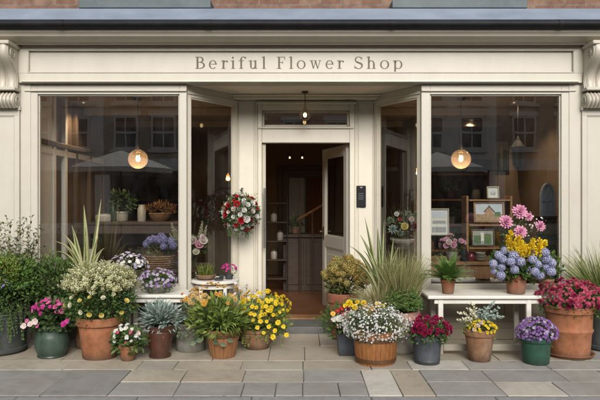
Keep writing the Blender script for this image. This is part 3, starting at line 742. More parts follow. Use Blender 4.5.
T_STONE = pottery('grey_stone', (.21,.20,.18), (.33,.32,.28), (.08,.08,.06), .9)
T_PALE = pottery('pale_glazed_clay', (.34,.31,.26), (.45,.43,.38), (.14,.12,.09), .6)
T_PINKR = pottery('pink_clay_rim', (.40,.20,.16), (.5,.36,.3), rough=.7)
T_SLATE = pottery('slate_blue_metal', (.05,.058,.072), (.10,.11,.125), (.02,.02,.024), .5)
T_STAVE = wood('orange_barrel_staves', (.18,.062,.016), (.36,.15,.045), .6, 6, (14, 14, 1))
T_BWOOD = wood('brown_bucket_staves', (.20,.085,.035), (.33,.155,.065), .65, 6, (14, 14, 1))
M_HOOP = solid('brown_iron_hoop', (.09,.042,.018), .6, .3, 14, metal=.2)
M_WICK = wood('wicker_weave', (.10,.05,.022), (.26,.14,.06), .8, 18, (1, 1, 6))

# ------------------------------------------------------------------ flower heads (unit radius, facing +Z)
PROTO = {}
def proto(key, fn, mats):
    if key not in PROTO:
        vs = []
        for k in range(5):
            mb = MB(); fn(mb, k); vs.append(mb.mesh('flower', mats))
        PROTO[key] = vs
    return PROTO[key]
def f_daisy(n=12, w=.34, cup=.12):
    def fn(mb, k):
        for i in range(n):
            a = 2*PI*i/n + U(-.08, .08); d = V(math.cos(a), math.sin(a), U(-.05, .22)); mb.petal(V(0,0,0)+d*.12, d, V(0,0,1), .88*U(.9,1.05), w, 0, R(), cup*U(-.6,1.2))
        mb.ball((0,0,.03), .25, 1, 9, 5, .55)
    return fn
def f_mum(rings=4, n=13):
    def fn(mb, k):
        for j in range(rings):
            e = j/(rings-.4); m = max(6, int(n*(1-.35*e)))
            for i in range(m):
                a = 2*PI*(i+.5*j)/m + U(-.1,.1); d = V(math.cos(a)*math.cos(e*1.25), math.sin(a)*math.cos(e*1.25), math.sin(e*1.25)+.08)
                mb.petal(V(0,0,.05*j), d, V(0,0,1), (1-.42*e)*U(.9,1.05), .26, 0, min(1, .15+.6*R()+.25*(1-e)), .12)
        mb.ball((0,0,.12), .15, 1, 8, 5, .6)
    return fn
def f_rose(p=5):
    def fn(mb, k):
        for j, (r, e, w) in enumerate(((.95,.25,.95), (.72,.7,.85), (.48,1.05,.7), (.27,1.3,.5))):
            m = (6, 5, 5, 4)[j]
            for i in range(m):
                a = 2*PI*(i+.4*j)/m + U(-.15,.15); ca = V(math.cos(a), math.sin(a), 0)
                d = ca*math.cos(e)+V(0,0,1)*math.sin(e); nr = V(0,0,1)*math.cos(e)-ca*math.sin(e)
                mb.petal(ca*(.05+.02*j)+V(0,0,-.25+.05*j), d, nr, r*1.02, w, 0, min(1,max(0,U(.1,.9))), .32)
        mb.ball((0,0,.1), .24, 0, 8, 5, 1.3)
    return fn
def f_five(n=5, w=.95, eye=.16):
    def fn(mb, k):
        for i in range(n):
            a = 2*PI*i/n + U(-.12,.12); d = V(math.cos(a), math.sin(a), U(.05,.35)); mb.petal(V(0,0,0), d, V(0,0,1), U(.85,1.05), w, 0, R(), U(-.2,.25))
        mb.ball((0,0,.05), eye, 1, 7, 4, .8)
    return fn
def f_hyd(n=58, core=(.2,.2)):
    def fn(mb, k):
        for i in range(n):
            z = 1 - 1.55*(i+.5)/n; a = i*2.39996; q = math.sqrt(max(0, 1-z*z)); nr = V(q*math.cos(a), q*math.sin(a), z)
            p = nr*U(.86, 1.02); t = nr.orthogonal().normalized(); t = Quaternion(nr, U(0, 6)) @ t; b = nr.cross(t); rv = R()
            for d in (t, b, -t, -b): mb.petal(p, d + nr*U(.0,.25), nr, .235*U(.9,1.1), .20, 0, min(1,max(0,rv+U(-.15,.15))), .1)
        mb.ball((0,0,0), .80, 1, 10, 7)
    return fn
def f_pom(n=60):
    """tight cushion of narrow petals"""
    def fn(mb, k):
        for i in range(n):
            z = 1 - 1.1*(i+.5)/n; a = i*2.39996; q = math.sqrt(max(0, 1-z*z)); nr = V(q*math.cos(a), q*math.sin(a), z*.8)
            mb.petal(nr*.35, nr + V(0,0,.15), V(0,0,1) if abs(nr.z) < .9 else V(1,0,0), .65*U(.85,1.1), .28, 0, min(1, .2+.8*R()*(.6+.4*z)), .1)
    return fn
def f_spire(n=26):
    """tall flower spike, 1 high"""
    def fn(mb, k):
        mb.tube([(0,0,0), (.02,.01,.5), (0,0,1)], [.012,.01,.004], 5, 1)
        for i in range(n):
            t = .18 + .8*i/n; a = i*2.4; d = V(math.cos(a), math.sin(a), .5); p = V(0,0,t); q = .13*(1-t*.72)
            for e in (-.6, 0, .6):
                dd = Quaternion(V(0,0,1), e) @ d; mb.petal(p, dd, V(0,0,1), q*1.5, q*1.1, 0, .3+.7*R(), .2)
    return fn
def f_sprig(n=12):
    """upright plume of small bells"""
    def fn(mb, k):
        for i in range(n*5):
            t = R(); a = R()*6.28; q = .36*(1-t)**.7+.03; p = V(q*math.cos(a)*U(.2,1), q*math.sin(a)*U(.2,1), t*1.25)
            d = V(math.cos(a), math.sin(a), .9); mb.petal(p, d, V(U(-1,1),U(-1,1),U(-.3,1)), .24, .19, 0, .3+.7*R(), .2)
    return fn
KIND = {
 'cyclamen': lambda: proto('cyc', f_five(5, .95), [F_PINK, F_MAG]), 'pinkwhite': lambda: proto('cycw', f_five(5, .95), [F_BLUSH, F_EYEP]),
 'magenta': lambda: proto('mag', f_five(5, .95), [F_MAG, F_BURG]),
 'white5': lambda: proto('w5', f_five(5, .85), [F_WHITE, F_EYEP]), 'cerise5': lambda: proto('c5', f_five(5, .9), [F_CERISE, F_EYEP]),
 'paleyellow': lambda: proto('py', f_rose(), [F_YELP, F_YELP]), 'cream': lambda: proto('cr', f_rose(), [F_CREAM, F_CREAM]),
 'orange': lambda: proto('or', f_mum(3, 11), [F_ORG, F_EYE]), 'apricot': lambda: proto('ap', f_mum(3, 11), [F_APR, F_EYE]),
 'yellowdaisy': lambda: proto('yd', f_daisy(13, .36), [F_YEL, F_EYE]), 'yellowmum': lambda: proto('ym', f_mum(4, 13), [F_YEL, F_EYE]), 'goldfive': lambda: proto('gf', f_five(6, .8, .22), [F_YEL, F_EYE]),
 'whitedaisy': lambda: proto('wd', f_daisy(15, .34), [F_WHITE, F_EYEP]), 'reddaisy': lambda: proto('rd', f_daisy(13, .36), [F_RED, F_EYE]), 'orangedaisy': lambda: proto('od', f_daisy(13, .36), [F_ORG, F_EYE]),
 'redrose': lambda: proto('rr', f_rose(), [F_RED, F_RED]), 'whiterose': lambda: proto('wr', f_rose(), [F_WHITE, F_WHITE]), 'blushrose': lambda: proto('br', f_rose(), [F_BLUSH, F_BLUSH]), 'pinkrose': lambda: proto('pr', f_rose(), [F_ROSE, F_ROSE]), 'burgrose': lambda: proto('bg', f_rose(), [F_BURG, F_BURG]), 'yellowrose': lambda: proto('yr', f_rose(), [F_YELP, F_YELP]),
 'crimson': lambda: proto('cm', f_pom(46), [F_CRIM]), 'cerise': lambda: proto('ce', f_mum(3, 12), [F_CERISE, F_EYE]),
 'dahlia': lambda: proto('da', f_mum(4, 14), [F_DAHL, F_EYE]), 'hydrangea': lambda: proto('hy', f_hyd(), [F_HYD, G_GREY]), 'violet': lambda: proto('vi', f_hyd(48), [F_VIOL, G_DARK]),
 'dried': lambda: proto('dr', f_hyd(48), [F_DRY, G_OLIVE]), 'aster': lambda: proto('as', f_daisy(14, .3), [F_PURP, F_EYE]), 'lilac': lambda: proto('li', f_daisy(12, .34), [F_LILA, F_EYEP]),
 'plume': lambda: proto('pl', f_sprig(), [F_YEL, G_FRESH]), 'whitespire': lambda: proto('ws', f_spire(), [F_CREAM, G_STEM]), 'succulent': lambda: proto('su', f_mum(5, 9), [G_SILV, G_SILV]), 'greenrosette': lambda: proto('gr', f_mum(5, 9), [G_GREY, G_GREY]),
}
def flower(kind, parent, p, nrm, size, name='flower', spin=None, label=None):
    o = bpy.data.objects.new(name, random.choice(KIND[kind]())); COL.objects.link(o); o.parent = parent
    q = nrm.to_track_quat('Z', 'Y') @ Quaternion(V(0,0,1), R()*6.28 if spin is None else spin)
    o.location = p; o.rotation_mode = 'QUATERNION'; o.rotation_quaternion = q; s = size*random.choice((U(.65,.9), U(.85,1.1), U(.95,1.22))) if size < .045 else size*U(.9,1.08); o.scale = (s, s, s)
    if label: o['label'] = label
    return o
CAMDIR = V(0, -1, .25)
def scatter(n, c, r, front=True, top=.2, md=None, lump=.12, seed=0):
    """spots spread over a lumpy ellipsoid, kept apart"""
    out = []; c = V(*c); tries = 0; md = md or 1.5*(r[0]*r[2]/max(n,1))**.5*.75
    while len(out) < n and tries < n*60:
        tries += 1; d = V(U(-1,1), U(-1,1), U(-1,1))
        if d.length > 1 or d.length < .05: continue
        d.normalize()
        if d.z < -1+top or (front and d.y > .55): continue
        k = 1 + lump*noise.noise(d*2.3 + V(seed, seed, 0))
        p = c + V(d.x*r[0], d.y*r[1], d.z*r[2])*k
        if any((p-q).length < md for q, _ in out): continue
        out.append((p, V(d.x/r[0], d.y/r[1], d.z/r[2]).normalized()))
    return out
def flowers(kind, parent, n, c, r, size, top=.6, face=.5, md=None, lump=.12, out=1.02, name='flower'):
    for p, d in scatter(n, c, tuple(q*out for q in r), True, top, md, lump, 3):
        k = random.choice(kind) if isinstance(kind, (list, tuple)) else kind
        flower(k, parent, p, (d + CAMDIR*face + V(U(-.3,.3), U(-.3,.3), U(-.1,.3))).normalized(), size, name)
def bush(mb, c, r, n, L, W, m=0, shell=.45, up=.25, lump=.22, fold=.2, droop=.0, top=.15, rnd=.5, seed=0, out=.7):
    c = V(*c); k = 0
    while k < n:
        d = V(U(-1,1), U(-1,1), U(-1,1))
        if d.length > 1 or d.length < .05: continue
        d.normalize()
        if d.z < -1+top: continue
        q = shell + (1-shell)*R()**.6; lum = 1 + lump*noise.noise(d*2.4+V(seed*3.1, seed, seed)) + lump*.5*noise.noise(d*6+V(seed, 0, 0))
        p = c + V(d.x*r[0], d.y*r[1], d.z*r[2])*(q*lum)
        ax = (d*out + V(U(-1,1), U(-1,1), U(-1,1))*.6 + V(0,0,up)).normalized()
        tone = min(1, max(0, (q-shell)/(1-shell)*(1-rnd)*.9 + rnd*R() + .18*d.z + .35*noise.noise(p*9)))  # inner leaves darker, upper ones lighter: depth shading put into the colour
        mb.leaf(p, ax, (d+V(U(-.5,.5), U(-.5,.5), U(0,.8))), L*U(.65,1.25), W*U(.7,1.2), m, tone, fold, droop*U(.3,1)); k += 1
def stems(mb, c0, c, r, n, rad=.003, m=0, q=.8):
    for _ in range(n):
        d = V(U(-1,1), U(-1,1), U(-.3,1)).normalized(); e = V(*c) + V(d.x*r[0], d.y*r[1], d.z*r[2])*q; a = V(*c0) + V(U(-.3,.3)*r[0], U(-.3,.3)*r[1], 0)
        mb.tube([a, a.lerp(e, .5) + V(0,0,.12*r[2]), e], [rad, rad*.8, rad*.4], 4, m)
def blossoms(mb, c, r, n, s, m=0, top=.5, lump=.15, out=(.9, 1.06), pet=5, w=.85, seed=0, eye=None, face=.4):
    """many tiny flowers over a mound"""
    c = V(*c); k = 0
    while k < n:
        d = V(U(-1,1), U(-1,1), U(-1,1))
        if d.length > 1 or d.length < .05: continue
        d.normalize()
        if d.z < -1+top: continue
        lum = 1 + lump*noise.noise(d*2.4+V(seed*3.1, seed, seed)); p = c + V(d.x*r[0], d.y*r[1], d.z*r[2])*(lum*U(*out))
        nr = (d + CAMDIR*face*R() + V(U(-.5,.5), U(-.5,.5), U(-.2,.5))).normalized(); t = Quaternion(nr, U(0,6)) @ nr.orthogonal().normalized(); rv = min(1, max(0, .5+.25*d.z+U(-.4,.4))); ss = s*U(.7,1.2)
        for i in range(pet): mb.petal(p, (Quaternion(nr, 2*PI*i/pet) @ t) + nr*.25, nr, ss, ss*w, m, min(1,max(0,rv+U(-.12,.12))), .1)
        if eye is not None: mb.leaf(p+nr*ss*.12-t*ss*.2, t, nr, ss*.4, ss*.4, eye)
        k += 1
def grass(mb, c, n, L, W, spread, curl, m=0, rad=.06, n_seg=5):
    for _ in range(n):
        a = R()*2*PI; e = spread*R()**.7; p = V(*c) + V(math.cos(a)*rad*R(), math.sin(a)*rad*R(), 0)
        mb.blade(p, V(math.cos(a)*math.sin(e), math.sin(a)*math.sin(e), math.cos(e)), L*U(.6,1.1), W*U(.7,1.2), n_seg, curl*U(.5,1.4), m)
def trail(mb, p, n, L, leafL, m=0, sm=None, dirs=None, drop=1.0):
    """hanging shoots with leaves"""
    for _ in range(n):
        d = (dirs() if dirs else V(U(-1,1), U(-1,-.2), U(0,.5))).normalized(); q = V(*p) if not callable(p) else p(); pts = [q.copy()]; l = L*U(.5,1.1); k = 9
        for i in range(k):
            d = (d + V(U(-.15,.15), U(-.15,.15), -.45*drop)).normalized(); q = q + d*(l/k); pts.append(q.copy())
            for s in (-1, 1): mb.leaf(q, d.cross(V(0,0,1))*s + d*.5 + V(0,0,U(-.2,.3)), V(0,-.4,1), leafL*U(.7,1.2), leafL*.6, m, None, .15)
        mb.tube(pts, .0025, 4, m if sm is None else sm)
def frond(mb, p, d, L, w, m=0, n=16, curl=1.0, sm=0):
    d = d.normalized(); q = Vector(p); pts = [q.copy()]; rr = R()
    for i in range(n):
        t = i/n; d = (d + V(0,0,-1)*curl*t*.16).normalized(); q = q + d*(L/n); pts.append(q.copy())
        side = d.cross(V(0,0,1)).normalized(); l = w*math.sin(PI*min(1, .18+.82*t))*(1-.25*t)+.004
        for s in (-1, 1): mb.leaf(q, side*s + d*.45 + V(0,0,-.15), side.cross(d), l, l*.46, m, min(1,max(0,.15+rr*.6+.4*R())), .1)
    mb.tube(pts, .0018, 4, sm)

# ------------------------------------------------------------------ pots
class Pot:
    """a plant thing placed from where its pot stands in the photo: pixel centre, rim, foot and widths"""
    def __init__(s, name, label, cx, top, bot, wt, wb, cat='potted plant', y=None, z0=0.0, group=None):
        if y is None:
            d = EYE*FPX/(bot-200); rb = wb/2/FPX*d; s.D = d+rb
        else: s.D = y - CAMY; rb = wb/2/FPX*s.D
        s.y = CAMY+s.D; s.x = (cx-300)/FPX*s.D; s.k = FPX/s.D
        s.rt = wt/2/s.k; s.rb = wb/2/s.k; s.z0 = z0
        s.h = EYE - (top-200)/FPX*(s.D-s.rt) - z0
        s.root = thing(name, label, cat, (s.x, s.y, z0), group)
    def lx(s, px): return (px-300)/s.k - s.x
    def lz(s, py): return EYE - (py-200)/s.k - s.z0
    def ell(s, x0, x1, y0, y1, dep=None, dy=0.0):
        c = (s.lx((x0+x1)/2), dy, s.lz((y0+y1)/2)); r = ((x1-x0)/2/s.k, dep or (x1-x0)/2/s.k*.85, (y1-y0)/2/s.k)
        return c, r
    def soil(s, r=None, z=None):
        mb = MB(); r = r or s.rt*.9; z = z if z is not None else s.h-.025
        vs = [(0,0,z+.01)] + [(r*math.cos(2*PI*k/20), r*math.sin(2*PI*k/20), z+U(-.004,.004)) for k in range(20)]
        mb.faces(vs, [(0, 1+k, 1+(k+1)%20) for k in range(20)]); mb.build('soil', M_SOIL, s.root)
    def pot(s, style, mt, mt2=None, seg=40):
        rt, rb, h = s.rt, s.rb, s.h; mb = MB(); t = max(.008, rt*.09)
        inner = [(rt-t, h), (rt-t*1.3, h-.04)] + [(rb*.8, .03), (.001, .03)]
        if style == 'flower': # classic rimmed flowerpot
            rh = h*.2
            pr = [(.001,0), (rb-.006,0), (rb,.006), (rt*.90, h-rh-.004), (rt*.90, h-rh), (rt*.985, h-rh+.003), (rt, h-rh+.01), (rt, h-.006), (rt-.006, h)] + inner
        elif style == 'tall': # straight flaring pot with rolled rim and a ridge half way
            rr = lambda z: rb+(rt*.92-rb)*(z/h)**.85
            pr = [(.001,0), (rb-.008,0), (rb,.008)] + [(rr(h*q), h*q) for q in (.15,.3,.45)] + [(rr(h*.5)+.012, h*.5), (rr(h*.53)+.014, h*.53), (rr(h*.56)+.002, h*.56)] + [(rr(h*q), h*q) for q in (.7,.82)] + [(rt*.93, h*.86), (rt*.99, h*.88), (rt, h*.92), (rt, h-.01), (rt-.008, h)] + inner
        elif style == 'belly':
            m = max(rt, rb)*1.02
            pr = [(.001,0), (rb,0), (rb+.004,.008), (rb*.98,.02), (m*.99, h*.28), (m*1.04, h*.48), (m*.98, h*.68), (rt*.90, h*.82), (rt*.90, h*.86), (rt*.98, h*.9), (rt, h*.95), (rt-.004, h)] + inner
        elif style == 'urn':
            pr = [(.001,0), (rb*1.05,0), (rb*1.05,.02), (rb*.86, h*.12), (rb*.92, h*.25), (rt*.84, h*.5), (rt*.95, h*.72), (rt*.93, h*.80), (rt*.90, h*.84), (rt*1.0, h*.88), (rt, h-.008), (rt-.008, h)] + inner
        elif style == 'bowl':
            pr = [(.001,0), (rb*.8,0), (rb*.85,.01), (rb+(rt-rb)*.5, h*.4), (rt*.97, h*.75), (rt*.97, h*.82), (rt*1.03, h*.86), (rt*1.03, h-.006), (rt-.004, h)] + inner
        elif style == 'bucket':
            pr = [(.001,0), (rb-.004,0), (rb,.006), (rb+(rt-rb)*.10, h*.10), (rb+(rt-rb)*.12+.005, h*.12), (rb+(rt-rb)*.14, h*.15), (rb+(rt-rb)*.8, h*.8), (rb+(rt-rb)*.82+.005, h*.83), (rb+(rt-rb)*.85, h*.86), (rt, h-.012), (rt+.006, h-.008), (rt+.006, h-.002), (rt-.002, h)] + inner
        elif style == 'tub':
            pr = [(.001,0), (rb-.01,0), (rb,.012), (rb+.012,.02), (rb+.012,.05), (rb, .06), (rt*.97, h*.80), (rt*1.0, h*.84), (rt*1.0, h-.012), (rt-.012, h)] + inner
        elif style == 'ribbed':
            pr = [(.001,0), (rb-.006,0)] + [(rb+.006*(i % 2)+(rt-rb)*.03*i, .012+.02*i) for i in range(5)] + [(rb+(rt-rb)*.4, h*.4), (rt*.95, h*.74), (rt*.95, h*.80), (rt, h*.83), (rt, h-.01), (rt-.01, h)] + inner
        mb.lathe(pr, seg, 0, (0,0,0), .006)
        o = mb.build('pot', mt, s.root, True)
        if mt2:
            q = MB(); q.lathe([(rt*.955, h*.795), (rt+.004, h*.81), (rt+.006, h*.83), (rt+.006, h-.008), (rt-.004, h+.004), (rt-t, h+.002)], seg); q.build('rim', mt2, o, True)
        s.soil(); return o
    def staves(s, mt, hoops=(.16, .78), n=22, bulge=.02, rim=True):
        rt, rb, h = s.rt, s.rb, s.h; mb = MB(); t = .018
        for k in range(n):
            a0, a1 = 2*PI*(k+.025)/n, 2*PI*(k+.975)/n; rv = R(); rows = []; e = U(-.002,.002); hh = h+U(-.004,.002)
            for q in (0, .33, .66, 1):
                r = rb+(rt-rb)*q + bulge*math.sin(PI*q) + e
                rows.append([V(r*math.cos(a0), r*math.sin(a0), hh*q), V((r+.003)*math.cos((a0+a1)/2), (r+.003)*math.sin((a0+a1)/2), hh*q), V(r*math.cos(a1), r*math.sin(a1), hh*q), V((r-t)*math.cos(a1), (r-t)*math.sin(a1), hh*q), V((r-t)*math.cos(a0), (r-t)*math.sin(a0), hh*q)])
            vs = [p for row in rows for p in row]
            mb.faces(vs, [(i*5+j, i*5+(j+1)%5, (i+1)*5+(j+1)%5, (i+1)*5+j) for i in range(3) for j in range(5)] + [(15,16,17,18,19), (4,3,2,1,0)], 0, rv)
        vs = [(.0,0,.03)] + [((rb-t)*math.cos(2*PI*k/20), (rb-t)*math.sin(2*PI*k/20), .03) for k in range(20)]; mb.faces(vs, [(0,1+k,1+(k+1)%20) for k in range(20)])
        o = mb.build('pot', mt, s.root)
        for q in hoops:
            r = rb+(rt-rb)*q + bulge*math.sin(PI*q) + .003; w = h*.05; hb = MB(); hb.lathe([(r-.004, h*q-w), (r+.005, h*q-w), (r+.005+(rt-rb)*.05, h*q+w), (r-.004, h*q+w)], 36); hb.build('hoop', M_HOOP, o, True)
        s.soil(rt-t-.004); return o
def part(mb, name, mats, pot, label=None, kind=None):
    o = mb.build(name, mats, pot.root if hasattr(pot, 'root') else pot)
    if label: o['label'] = label
    if kind: o['kind'] = kind
    return o
# ================================================================== plants on the pavement, left to right
# 1 charcoal tub with mixed shrubs
p = Pot('planted_tub', 'large charcoal tub of mixed shrubs and trailing greenery at the far left', 0, 316, 357, 52, 48)
p.pot('tub', T_DARK)
mb = MB(); c, r = p.ell(-30, 40, 255, 312, dy=.05)
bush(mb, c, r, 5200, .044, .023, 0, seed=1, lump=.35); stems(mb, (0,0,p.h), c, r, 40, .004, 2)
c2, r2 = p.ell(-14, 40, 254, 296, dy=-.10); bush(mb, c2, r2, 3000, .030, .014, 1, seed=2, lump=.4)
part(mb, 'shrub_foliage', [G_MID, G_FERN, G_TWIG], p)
mb = MB(); c, r = p.ell(-2, 27, 256, 284, dy=-.20); bush(mb, c, r, 900, .026, .013, 0, seed=4, lump=.4); part(mb, 'golden_foliage', [G_YEL], p)
mb = MB()
for _ in range(44):
    a = V(U(-.25,.3), U(-.1,.2), p.h); tp = V(p.lx(U(-25, 52)), U(-.15,.25), p.lz(U(216, 262))); n = 12; pts = [a.lerp(tp, i/n) + V(0,0,.06*math.sin(PI*i/n)) for i in range(n+1)]
    mb.tube(pts, [.004-.003*i/n for i in range(n+1)], 4, 1)
    for i in range(4, n+1):
        for s_ in range(3): mb.leaf(pts[i]+V(0,0,U(-.02,.02)), V(U(-1,1), U(-1,1), U(-.1,.8)), V(U(-.4,.4),-.5,1), U(.028,.055), .019, 0)
part(mb, 'upright_stems', [G_OLIVE, G_TWIG], p)
mb = MB(); trail(mb, lambda: V(U(-.28,.30), U(-.27,-.12), p.h+U(0,.08)), 46, .36, .027, 0, 1); 
for _ in range(5): trail(mb, lambda: V(.25+U(-.05,.05), U(-.25,0), p.h+U(.02,.1)), 1, .34, .02, 0, 1)
part(mb, 'trailing_foliage', [G_MID, G_STEM], p)
mb = MB(); c, r = p.ell(-8, 22, 272, 294, dy=-.24); blossoms(mb, c, r, 60, .012, 0, .4); part(mb, 'blossoms', [F_VIOL], p, 'small violet flowers')
# 1b dark shrub behind
p = Pot('potted_shrub', 'dark leafy evergreen shrub behind the green glazed pot', 52, 306, 351, 34, 28)
p.pot('flower', T_DARK)
mb = MB(); c, r = p.ell(26, 82, 258, 312, dy=0.0); bush(mb, c, r, 2600, .045, .024, 0, seed=7, lump=.35); stems(mb, (0,0,p.h), c, r, 24, .004, 1)
part(mb, 'foliage', [G_MID, G_TWIG], p)
mb = MB()
for x in (46, 58, 66):
    b = V(p.lx(x), -.05, p.lz(285)); pts = [b + V(.1*i/8*(1 if x < 60 else .4)+.0, 0, .20*math.sin(i/8*1.7)) for i in range(9)]; mb.tube(pts, .003, 4, 1)
    for q in pts[2:]:
        for s_ in (-1, 1): mb.leaf(q, V(U(-.3,.9), s_*.6, U(-.2,.5)), V(0,-.5,1), .05, .018, 0)
part(mb, 'arching_stems', [G_OLIVE, G_TWIG], p)

# 2 green glazed pot of pink flowers
p = Pot('flower_pot', 'round green glazed pot of pink and white flowers', 52, 328, 359, 31, 27)
p.pot('belly', T_GREEN)
mb = MB(); c, r = p.ell(32, 74, 301, 334); bush(mb, c, r, 620, .058, .040, 0, seed=3); stems(mb, (0,0,p.h), c, r, 26, .003, 1); part(mb, 'foliage', [G_DARK, G_STEM], p)
c, r = p.ell(36, 66, 300, 318, dy=-.03); flowers(['cyclamen','cyclamen','magenta'], p.root, 24, c, r, .030, top=.7, face=.7, md=.038)
for x, y, k in ((33,322,'pinkwhite'), (39,320,'pinkwhite'), (46,322,'cyclamen'), (36,317,'cyclamen'), (72,320,'magenta'), (75,317,'magenta'), (44,318,'pinkwhite')):
    flower(k, p.root, V(p.lx(x), -.20, p.lz(y)), V(U(-.3,.3), -1, .4), .032)

# 3 big terracotta pot, creamy bush with yellow roses
p = Pot('flower_pot', 'terracotta pot with a rounded cream variegated bush dotted with pale yellow roses', 100, 320, 361, 46, 33)
p.pot('flower', T_TERRA)
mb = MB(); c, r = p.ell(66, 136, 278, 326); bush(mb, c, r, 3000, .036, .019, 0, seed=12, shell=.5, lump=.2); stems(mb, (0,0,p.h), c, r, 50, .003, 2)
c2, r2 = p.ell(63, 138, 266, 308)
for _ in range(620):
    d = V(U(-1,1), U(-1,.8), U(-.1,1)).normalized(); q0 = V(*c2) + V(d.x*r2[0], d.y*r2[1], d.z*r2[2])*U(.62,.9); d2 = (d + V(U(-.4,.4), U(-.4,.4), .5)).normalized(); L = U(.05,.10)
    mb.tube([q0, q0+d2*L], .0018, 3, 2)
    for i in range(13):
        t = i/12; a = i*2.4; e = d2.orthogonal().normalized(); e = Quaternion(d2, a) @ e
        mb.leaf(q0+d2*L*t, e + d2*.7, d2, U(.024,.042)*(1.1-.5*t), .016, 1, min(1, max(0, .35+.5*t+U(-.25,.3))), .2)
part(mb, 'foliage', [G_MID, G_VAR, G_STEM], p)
c, r = p.ell(70, 132, 288, 318, dy=-.06); flowers(['paleyellow','paleyellow','cream'], p.root, 17, c, r, .026, top=.55, face=.6, md=.06)
# 3b striped spiky plant behind it
p = Pot('striped_leaf_plant', 'tall plant with cream striped strap leaves rising behind the variegated bush', 86, 290, 349, 26, 20)
p.pot('flower', T_RUST)
mb = MB(); b = V(0, 0, p.h)
def aim(x, y, x0=86, y0=278): return p.lx(x)-p.lx(x0), p.lz(y)-p.lz(y0)
for (x, y, cu, w) in ((82,205,.25,.034), (98,200,.35,.036), (90,226,.5,.03), (60,248,2.6,.03), (64,240,2.2,.032), (69,236,1.6,.03), (108,258,1.8,.032), (103,248,1.5,.03), (76,228,.9,.03), (62,260,2.8,.026), (88,236,.6,.03), (99,238,1.0,.026), (112,266,2.2,.026), (72,246,1.4,.028)):
    e = V(p.lx(x), U(-.16,.03), p.lz(y)); d = e-b; L = d.length*(1+.09*cu); mb.strap(b+V(U(-.02,.02), U(-.02,.02), -.02), d + V(0,0,.26*cu*L), L, w*2.0, 12, cu*1.1, (1,0,1) if R() < .75 else (1,1,0), None, .05, .5, U(-.5,.5), V(.15,1,.1))
part(mb, 'strap_leaves', [G_PHORM, G_PHORY], p)

# 4 small terracotta pot
p = Pot('flower_pot', 'smallest terracotta pot with white and pink flowers and broad leaves', 128, 347, 362, 19, 13)
p.pot('flower', T_TERRA)
mb = MB(); c, r = p.ell(110, 146, 329, 352); bush(mb, c, r, 260, .06, .034, 0, seed=6, shell=.3, up=.1); stems(mb, (0,0,p.h), c, r, 18, .002, 1); part(mb, 'foliage', [G_MID, G_STEM], p)
c, r = p.ell(115, 140, 325, 346, dy=-.04); flowers(['white5','white5','white5','pinkwhite'], p.root, 17, c, r, .024, top=.7, face=.8, md=.034)
for x, y in ((134,330), (121,330), (129,340)): flower('cerise5', p.root, V(p.lx(x), -.11, p.lz(y)), V(0,-1,.5), .017)

# 5 oxblood urn with silver leaves
p = Pot('succulent_pot', 'oxblood glazed urn holding a silver blue pointed-leaf succulent', 160, 328, 359, 28, 21)
p.pot('urn', T_OX)
mb = MB(); c, r = p.ell(140, 182, 302, 334); bush(mb, c, r, 420, .060, .020, 0, seed=8, shell=.15, up=.35, fold=.35, out=1.2, rnd=.6)
for _ in range(170):
    a = U(0, 2*PI); e = U(.1, 1.55); d = V(math.cos(a)*math.sin(e), math.sin(a)*math.sin(e), math.cos(e)+.1)
    mb.strap(V(0,0,p.h+.02), d, U(.18,.28), .026, 5, .25, (0,0,0), None, .05)
part(mb, 'fleshy_leaves', [G_SILV], p)

# 6 grey stone tub with a vine
p = Pot('vine_tub', 'grey stone tub with a looping green vine, half hidden by the stave bucket', 191, 325, 353, 34, 30)
p.pot('flower', T_STONE)
mb = MB(); c, r = p.ell(178, 206, 300, 328); bush(mb, c, r, 300, .06, .022, 0, seed=9)
for (xa, xb, sag) in ((180, 208, 14), (186, 212, 10), (176, 198, 8)):
    pts = [V(p.lx(xa+(xb-xa)*i/10), -p.rt-.03-.03*math.sin(PI*i/10), p.lz(322)-sag/p.k*math.sin(PI*i/10)) for i in range(11)]; mb.tube(pts, .005, 5, 1)
    for q in pts[1::2]: mb.leaf(q, V(U(-.6,.6), -.3, U(-.8,.2)), V(0,-1,.2), .05, .034, 0)
part(mb, 'vine', [G_GREY, G_STEM], p)

# 7 stave bucket, orange flowers over long leaves
p = Pot('flower_bucket', 'wooden stave bucket with long green leaves and orange flowers at the back', 223, 332, 359, 32, 24)
p.staves(M_BW if False else T_BWOOD, (.80,), 18, .006)
mb = MB(); c, r = p.ell(188, 246, 298, 338)
bush(mb, c, r, 700, .08, .030, 0, seed=10, shell=.3, lump=.3); stems(mb, (0,0,p.h), c, r, 40, .003, 1)
for _ in range(140):
    a = U(0, 2*PI); e = U(.2, 1.35); d = V(math.cos(a)*math.sin(e)*1.2, math.sin(a)*math.sin(e), math.cos(e)); mb.strap(V(math.cos(a)*.05, math.sin(a)*.05, p.h), d, U(.22,.36), .026, 7, 1.3, (0,0,0), None, .05)
part(mb, 'foliage', [G_FRESH, G_STEM], p)
c, r = p.ell(184, 242, 287, 316, dy=.03); flowers(['orange','apricot','apricot','orange'], p.root, 62, c, r, .027, top=1.05, face=.2, md=.026, lump=.4)
mb = MB()
for x, y in ((215,337), (222,339), (229,335), (206,335), (200,338)): mb.leaf(V(p.lx(x), -p.rt-.03, p.lz(y)), V(.9*(1 if x > 212 else -1), -.2, -.25), V(0,-1,.3), .075, .05, 0)
part(mb, 'broad_leaves', [G_GREY], p)

